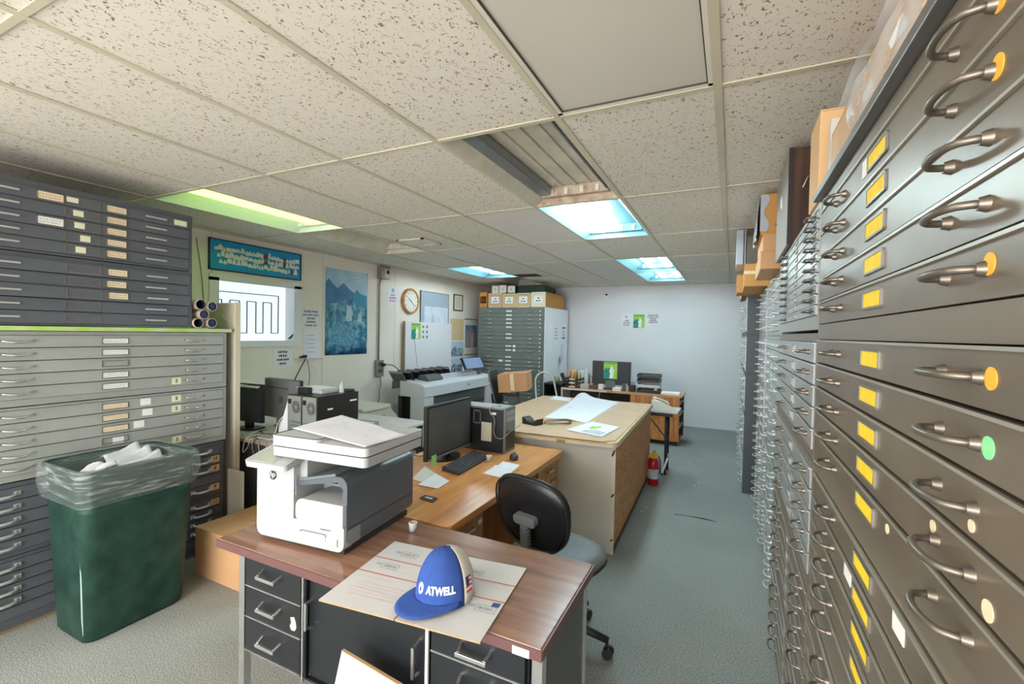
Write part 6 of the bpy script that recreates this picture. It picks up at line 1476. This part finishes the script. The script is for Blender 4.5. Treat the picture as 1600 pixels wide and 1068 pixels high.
# notices
def notice(label, p0, p1, lines, size, head=None, m=None, col=None):
    y0, z1, y1, z0 = wrect(p0, p1); t, w, h = wall_sheet('notice', label, 'notice', y0, z1, y1, z0, m or m_paper)
    for s, fz in lines: put('lettering', text_mesh(s, size, col or m_ink, 0.0003, bold=0.0008), t, (w/2, -0.0026, h*fz))
    return t, w, h
notice('white notice PLEASE WORK ON COPY ONLY beside the window', (472,481), (499,512), [('PLEASE WORK',.84),('ON COPY ONLY,',.66),('RETURN',.48),('ORIGINAL',.30),('THANK YOU',.12)], 0.030)
t, w, h = notice('white sheet with faint lines taped below the copy notice', (475,514), (499,557), [], 0.02)
for k in range(5): tline(t, 0.03, h*(0.78-0.15*k), w*(0.5+0.1*(k % 2)), 0.004, m_inkgrey)
def scribble(t, w, zc, frac, h, m, seed, y=-0.0026):
    """an unreadable printed line: a row of short strokes in one mesh"""
    rn_ = random.Random(seed); q = MB(); x = w*(1-frac)/2; e_ = w*(1+frac)/2
    while x < e_:
        l = rn_.uniform(0.5, 1.3)*h; q.box((x,y-0.0003,zc-h*rn_.uniform(0.35,0.5)),(min(x+l*0.7, e_),y+0.0004,zc+h*rn_.uniform(0.35,0.5))); x += l
    return q.build('print_line', m, t)
t, w, h = notice('white handwritten-style notice on the wall under the window', (427,545), (456,571), [], 0.034)
for k, f_ in enumerate((0.5, 0.45, 0.62, 0.36)): scribble(t, w, h*(0.82-0.22*k), f_, 0.026, mat('soft_black_print', C(70,70,74), 0.7), 40+k)
t, w, h = notice('white paper notice with red lettering left of the clock', (605,447), (622,475), [], 0.05)
for k, f_ in enumerate((0.35, 0.62, 0.55)): scribble(t, w, h*(0.52-0.18*k), f_, 0.03, mat('red_ink', C(196,120,130), 0.7), 50+k)
MB().lathe([(0.03,0.0024),(0.03,0.003)], 14, 0, tr(w/2,0,h*0.8) @ rot('X', 90), smooth=False).build('round_print', mat('blue_pale_print', C(150,170,206), 0.7), t)
# electrical box, conduit, outlet
m_ele = mat('conduit_grey', C(142,140,130), 0.5, metal=0.3)
t = thing('switch_box', 'grey electrical switch box with conduit running down to an outlet', 'electrical box', (WX, 4.30, 0.94), L90)
MB().box((0,-0.09,1.36),(0.17,0,1.535)).build('box', m_ele, t, bevel=0.004)
MB().box((0.055,-0.098,1.385),(0.155,-0.09,1.50)).build('cover', mat('cover_cream', C(206,202,188), 0.5), t); MB().box((0.085,-0.108,1.43),(0.125,-0.098,1.475)).build('switch', m_gap, t)
MB().tube([(0.06,-0.02,1.37),(0.03,-0.02,1.28),(0.03,-0.02,0.22)], 0.012, 8).tube([(0.06,-0.02,1.53),(0.06,-0.02,1.56)], 0.012, 8).build('conduit', m_ele, t)
MB().box((-0.03,-0.05,0.0),(0.11,0,0.225)).build('outlet_box', m_ele, t, bevel=0.003)
for z in (0.05, 0.15): MB().box((0.0,-0.055,z),(0.08,-0.05,z+0.05)).build('socket', mat('socket_dark', C(84,80,70), 0.5), t)
MB().box((0.06,-0.085,0.14),(0.11,-0.055,0.18)).build('plug', m_plast, t)
cable('black power cord curving from the wall outlet down to the plotter', [(-4.29,4.41,1.10),(-4.25,4.50,1.09),(-4.22,4.62,1.0),(-4.2,4.72,0.86),(-4.15,4.80,0.76),(-4.05,4.86,0.70)], 0.006, m_cblk)
cable('grey cord dangling under the wall outlet', [(-4.35,4.36,0.935),(-4.345,4.37,0.84),(-4.35,4.35,0.76),(-4.34,4.34,0.66),(-4.35,4.33,0.57)], 0.007, m_ele)
# small shelf edge with a black clamp and cords below the notices
o = thing('wall_ledge', 'narrow white ledge strip below the notices on the left wall', 'ledge', (WX, 2.98, 1.235), L90)
MB().box((0,-0.03,0),(0.39,0,0.012)).build('strip', m_wtrim, o); MB().box((0.0,-0.012,0.012),(0.006,0,0.06)).build('bracket', m_wtrim, o)
o = thing('wall_clip', 'black clip holding dangling cords on the white wall ledge', 'clip', (WX+0.03, 3.095, 1.2475), L90)
MB().box((-0.05,-0.01,0),(0.0,0.01,0.025)).build('clip_bar', m_plast, o); MB().box((-0.01,-0.012,0),(0.03,0.012,0.035)).build('clip_body', m_plast, o)
cable('black cord dropping from the wall clip to the computer table', [(WX+0.045,3.10,1.235),(WX+0.06,3.0,1.10),(WX+0.10,2.88,0.95),(WX+0.15,2.76,0.76)], 0.006, m_cblk)
cable('grey cord dropping from the wall clip behind the towers', [(WX+0.045,3.12,1.235),(WX+0.05,3.15,1.10),(WX+0.06,3.14,0.95),(WX+0.08,3.06,0.80)], 0.005, m_ele)
cable('thin white plug cord ending in the air beside the wall clip', [(WX+0.045,3.13,1.235),(WX+0.03,3.20,1.16),(WX+0.03,3.27,1.11)], 0.006, m_white)
cable('thin black wire on the wall beside the slate drawers', [(WX+0.006,1.93,2.40),(WX+0.006,1.98,2.05),(WX+0.006,2.0,1.78),(WX+0.006,2.01,1.60)], 0.003, m_cblk)
# clock
t = thing('wall_clock', 'round wall clock with light wood rim on the left wall', 'clock', (WX, 5.015, 2.035), L90)
T = rot('X', 90)
MB().lathe([(0.195,0.0),(0.195,0.035),(0.185,0.045),(0.165,0.042),(0.160,0.03)], 36, 0, T, cap=False).build('rim', streak('clock_wood', C(176,120,70), C(206,152,100), (8,8,30), 0.4), t)
MB().lathe([(0.165,0.0),(0.165,0.028)], 36, 0, T, smooth=False).build('face', mat('clock_face', C(236,232,220), 0.5), t)
for k in range(12):
    a = PI*k/6; put('numeral', text_mesh(str(12 if k == 0 else k), 0.036, m_ink, 0.0004), t, (0.128*math.sin(a), -0.029, 0.128*math.cos(a)))
def hand(a, l, wd): 
    a = math.radians(a); MB().bar((-0.02*math.sin(a),-0.0315,-0.02*math.cos(a)),(l*math.sin(a),-0.0315,l*math.cos(a)),wd,0.0015).build('hand', m_ink, t)
hand(130, 0.115, 0.008); hand(305, 0.08, 0.010)
MB().lathe([(0.008,0.03),(0.008,0.035)], 12, 0, T).build('pin', m_ink, t)
# framed map
t = thing('framed_map', 'framed grey-blue picture with pale map print beside the clock', 'framed picture', (WX+0.001, 5.275, 1.42), L90)
w, h = 0.79, 0.805
MB().box((0,-0.015,0),(w,0,h)).build('mount', mat('mount_greyblue', C(168,182,196), 0.5), t)
MB().box((0.10,-0.0165,0.06),(w-0.03,-0.0148,h*0.70)).build('print', mat('map_print', C(222,226,234), 0.5, col2=C(206,212,226), vscale=12), t)
MB().prism([(0.30,0.20),(0.36,0.22),(0.38,0.36),(0.34,0.46),(0.31,0.44),(0.29,0.32)], -0.0172, -0.0164, 'y').build('map_shape', mat('map_shape_grey', C(190,198,206), 0.6), t)
e = MB()
for p, q in (((0,0),(w,0.012)), ((0,h-0.012),(w,h)), ((0,0),(0.012,h)), ((w-0.012,0),(w,h))): e.box((p[0],-0.022,p[1]),(q[0],0,q[1]))
e.build('frame', mat('frame_silver', C(170,172,170), 0.35, metal=0.5), t)
t = thing('framed_certificate', 'small certificate in thin dark frame right of the framed map', 'framed picture', (WX+0.001, 6.23, 1.957), L90)
MB().box((0.01,-0.008,0.01),(0.29,0,0.28)).build('paper', mat('certificate_cream', C(224,216,196), 0.6), t)
e = MB(); w, h = 0.30, 0.29
for p, q in (((0,0),(w,0.018)), ((0,h-0.018),(w,h)), ((0,0),(0.018,h)), ((w-0.018,0),(w,h))): e.box((p[0],-0.015,p[1]),(q[0],0,q[1]))
e.build('frame', mat('frame_dark', C(70,58,44), 0.4), t)
for k in range(6): MB().box((0.06,-0.0092,0.06+0.033*k),(0.24,-0.0078,0.066+0.033*k)).build('text_line', m_inkgrey, t)
# white display board leaning in front of the wall
t = thing('foam_board', 'large white foam board with green flyer leaning on the left wall behind the plotter', 'board', (-4.345, 4.85, 0.0), L90)
MB().box((0,-0.018,0.0),(1.265,0,1.72)).build('board', mat('foam_white', C(226,224,228), 0.6), t)
MB().box((-0.012,-0.03,0),(0.0,0.01,1.725)).build('edge', mat('foam_edge_brown', C(150,134,112), 0.6), t)
flyer(t, 0.155, 0.385, 1.455, 1.70, -0.019)
for i in range(2):
    for j in range(3): 
        MB().box((0.43+0.10*i,-0.0195,1.63-0.08*j),(0.47+0.10*i,-0.018,1.67-0.08*j)).build('small_picture', m_inkgrey, t)
MB().tube([(0.23,-0.021,1.45),(0.28,-0.022,1.2),(0.33,-0.022,0.95)], 0.002, 5).build('thread', m_inkgrey, t)
# cork sheet, two photographs, hanging calendar
t, w, h = wall_sheet('cork_board', 'plain tan sheet on the wall beside the far drawer stack', 'board', 6.145, 1.812, 6.585, 1.43, mat('tan_sheet', C(218,192,146), 0.7, var=0.04, vscale=8), 0.006)
m_ph = mat('photo_scene', C(60,50,56), 0.4, col2=C(176,196,214), vscale=22)
for nm, z1, z0, lb in (('photo_print', 1.40, 1.125, 'upper group photograph below the plain tan sheet'), ('photo_print', 1.10, 0.82, 'lower group photograph beside the plotter screen')):
    t, w, h = wall_sheet(nm, lb, 'photograph', 6.165, z1, 6.60, z0, mat('photo_sky', C(190,206,220), 0.4), 0.004)
    MB().prism([(0.02,0.02),(w-0.02,0.02),(w-0.02,h*0.5),(w*0.7,h*0.62),(w*0.5,h*0.55),(w*0.3,h*0.7),(0.02,h*0.45)], -0.0052, -0.0038, 'y').build('scene_print', m_ph, t)
t = thing('hanging_calendar', 'hanging calendar with canyon picture in dark rod beside the far drawer stack', 'calendar', (WX+0.002, 6.625, 1.16), L90)
w, h = 0.46, 0.66
MB().box((0,-0.004,0),(w,0,h)).build('sheet', mat('calendar_cream', C(226,220,204), 0.6), t)
MB().box((0.02,-0.0052,0.13),(w-0.02,-0.004,h-0.11)).build('picture_sky', mat('calendar_blue', C(60,110,150), 0.5, col2=C(120,160,190), vscale=9), t)
MB().prism([(0.03,0.14),(w-0.10,0.14),(w-0.06,0.34),(w-0.16,0.48),(0.20,0.50),(0.06,0.40)], -0.0060, -0.0050, 'y').build('picture_rock', mat('calendar_rock', C(150,120,120), 0.5, col2=C(196,170,170), vscale=30), t)
MB().prism([(w*0.52,0.14),(w*0.62,0.14),(w*0.60,0.40),(w*0.55,0.40)], -0.0066, -0.0056, 'y').build('picture_path', mat('calendar_pale', C(220,224,230), 0.5), t)
MB().tube([(-0.01,-0.008,h),(w+0.01,-0.008,h)], 0.007, 6).build('rod', m_plast, t); MB().tube([(0.0,-0.008,0.0),(w,-0.008,0.0)], 0.005, 6).build('rod', m_plast, t)

# ---------------------------------------------------------------- far wall
FWY = YF
def far_sheet(label, p0, p1, m=None):
    a = aty(p0[0], p0[1], FWY); b = aty(p1[0], p1[1], FWY)
    t = thing('notice', label, 'notice', (a.x, FWY-0.0008, b.z), 0)
    w, h = b.x-a.x, a.z-b.z
    if m is not False: MB().box((0,-0.002,0),(w,0,h)).build('sheet', m or m_paper, t)
    return t, w, h
t, w, h = far_sheet('white notice with round print left of the flyer on the far wall', (971,490), (988,510))
MB().lathe([(0.022,0.002),(0.022,0.003)], 14, 0, tr(w*0.45,0,h*0.76) @ rot('X', 90), smooth=False).build('round_print', mat('blue_pale_print', C(150,170,206), 0.7), t)
for k, f_ in enumerate((0.35, 0.62, 0.55)): scribble(t, w, h*(0.46-0.17*k), f_, 0.026, m_inkgrey, 60+k)
t, w, h = far_sheet('green flyer on the far wall between two white notices', (990,491), (1007,512), False)
flyer(t, 0, w, 0, h, -0.001)
t, w, h = far_sheet('white notice PLEASE WORK ON COPY ONLY on the far wall', (1009,490), (1032,507))
for k, s in enumerate(('PLEASE WORK', 'ON COPY ONLY,', 'RETURN', 'ORIGINAL,', 'THANK YOU')): put('lettering', text_mesh(s, 0.028, m_ink, 0.0003, bold=0.001), t, (w*0.5,-0.0026,h*(0.86-0.17*k)))
q = aty(948,459,FWY)
t = thing('alarm_sensor', 'small white sensor box with dark lens high on the far wall', 'sensor', (q.x, FWY, q.z-0.03))
MB().box((-0.04,-0.035,-0.04),(0.04,0,0.04)).build('box', m_white, t, bevel=0.006); MB().box((-0.02,-0.038,0.0),(0.025,-0.034,0.028)).build('lens', m_gap, t)
# ================================================================ cartons and cases on top of the right row
m_cardw = mat('weathered_carton', C(206,162,116), 0.75, col2=C(222,190,156), vscale=5)
m_film = mat('clear_film', C(230,234,238), 0.15, alpha=0.45)
TZ1 = 2.0345
# long low carton with torn film over the nearest stack
t = carton('long worn carton with torn plastic film on the stack nearest the camera', (FX+0.003,-0.10,TZ1), (FX+0.70,1.0,2.172), m_cardw, 0, None, 'y')
hx = 0.3485
MB().grid(lambda u, v: (-hx-0.003-0.004*math.sin(u*17+v*5), -0.30+u*0.62, 0.03+v*0.105+0.008*math.sin(u*9)), 14, 6).build('plastic_film', m_film, t)
MB().grid(lambda u, v: (-hx+v*0.10-0.02, -0.25+u*0.6, 0.142+0.010*math.sin(u*11)), 14, 4).build('plastic_film', m_film, t)
for (y, z, s) in ((-0.1,0.06,0.09),(0.10,0.05,0.08),(0.28,0.08,0.06)): MB().prism([(y,z),(y+s,z+0.01),(y+s*1.2,z+0.03),(y+s*0.4,z+0.04)], -hx-0.002, -hx-0.0005, 'x').build('torn_patch', m_white, t)
o = box('white_panel', (FX+0.006,1.035,TZ1), (FX+0.45,1.06,2.235), mat('white_panel_mat', C(206,204,198), 0.6)); tag(o, 'pale panel standing upright at the end of the long worn carton', 'panel')
carton('tall narrow tan carton standing on the second stack beside the pale panel', (FX-0.008,1.13,2.0215), (FX+0.30,1.32,2.305), mat('carton_pale', C(226,184,134), 0.75, var=0.04, vscale=3))
# dark brown drawing case standing up
cs = thing('drawing_case', 'dark brown upright drawing case with grey front on the second stack', 'case', (FX-0.022, 1.86, 2.0215))
MB().box((0.012,0,0),(0.40,0.62,0.435)).build('body', streak('dark_brown_leather', C(58,36,26), C(84,56,42), (30,30,2), 0.4), cs)
MB().box((0.0,0.0,0.0),(0.012,0.62,0.435)).build('front_panel', mat('case_grey_front', C(156,150,140), 0.5), cs)
MB().box((-0.002,-0.004,0),(0.016,0.008,0.438)).build('edge_binding', mat('dark_binding', C(40,26,20), 0.5), cs)
MB().tube([(0.075,-0.004,0.30),(0.062,-0.02,0.27),(0.052,-0.025,0.245)], 0.0025, 6).build('cord', m_cream, cs)
MB().prism([(0.30,0.24),(0.36,0.25),(0.40,0.30),(0.33,0.31)], -0.001, 0.0, 'x').build('torn_label', m_white, cs)
MB().lathe([(0.006,0),(0.006,0.01)], 10, 0, tr(-0.0,0.60,0.22) @ rot('Y', -90)).build('knob', m_bronze, cs)
m_amb = mat('carton_amber', C(198,144,78), 0.7, var=0.06, vscale=4)
def rbox(label, lo, hi, m=None): return carton(label, lo, hi, m or m_amb)
m_gf = mat('grey_film', C(176,182,190), 0.25)
rbox('flat tan carton, lower of two under the film-wrapped amber carton', (0.215,2.56,2.0015), (0.62,3.2,2.11), m_card2)
rbox('flat tan carton, upper of two under the film-wrapped amber carton', (0.225,2.57,2.1105), (0.62,3.2,2.215), m_card2)
t = rbox('amber carton with torn grey plastic film on the third stack from camera', (0.212,2.60,2.2155), (0.62,3.10,2.462))
MB().grid(lambda u, v: (-0.204-0.004-0.006*math.sin(u*13+v*3)-0.015*(1-v), -0.252+u*0.5, 0.004+v*0.236-0.0*u), 12, 10).build('plastic_film', m_gf, t)
MB().grid(lambda u, v: (-0.208+u*0.05*(0.7+0.3*math.sin(v*9)), -0.256, 0.02+v*0.222), 6, 10).build('plastic_film', m_gf, t)
t = rbox('low amber carton bound with pale tape on the fourth stack from camera', (0.150,3.60,2.0015), (0.65,4.15,2.185))
MB().box((-0.252,-0.278,0.10),(0.0,-0.2752,0.125)).build('tape', m_cream, t); MB().box((-0.06,-0.279,0.0),(-0.03,-0.2755,0.18)).build('tape', m_white, t)
MB().box((-0.02,-0.282,0.05),(0.19,-0.276,0.07), 0, rot('Y',0)).build('tape', m_cream, t)
t = rbox('thin upright panel wrapped in grey film with dark straps above the low amber carton', (0.085,3.62,2.1855), (0.165,4.05,2.47), m_gf)
for x in (0.012, 0.03): MB().box((x,-0.218,0),(x+0.008,-0.2155,0.28)).build('dark_strap', m_plast, t)
t = rbox('amber carton on planks beside the bound one on the fourth stack', (0.10,4.17,2.0015), (0.60,4.58,2.17))
rbox('flat brown board carton on the nearer of two far right stacks', (0.155,4.62,2.0215), (0.75,5.75,2.045), mat('board_brown', C(150,104,66), 0.7))
t = thing('paper_roll', 'bundle of white paper rolls overhanging the far right stacks', 'paper roll', (0.15, 5.15, 2.0455))
for k in range(5):
    MB().cyl((0.02+0.042*(k % 3)+0.02*(k//3),-0.5+0.03*k,0.0205+0.035*(k//3)),(0.02+0.042*(k % 3)+0.02*(k//3),0.5,0.0205+0.035*(k//3)),0.02,n=12).build('roll', m_paper, t)
rbox('amber carton behind the paper rolls on the nearer far right stack', (0.33,4.70,2.0455), (0.75,5.6,2.20))
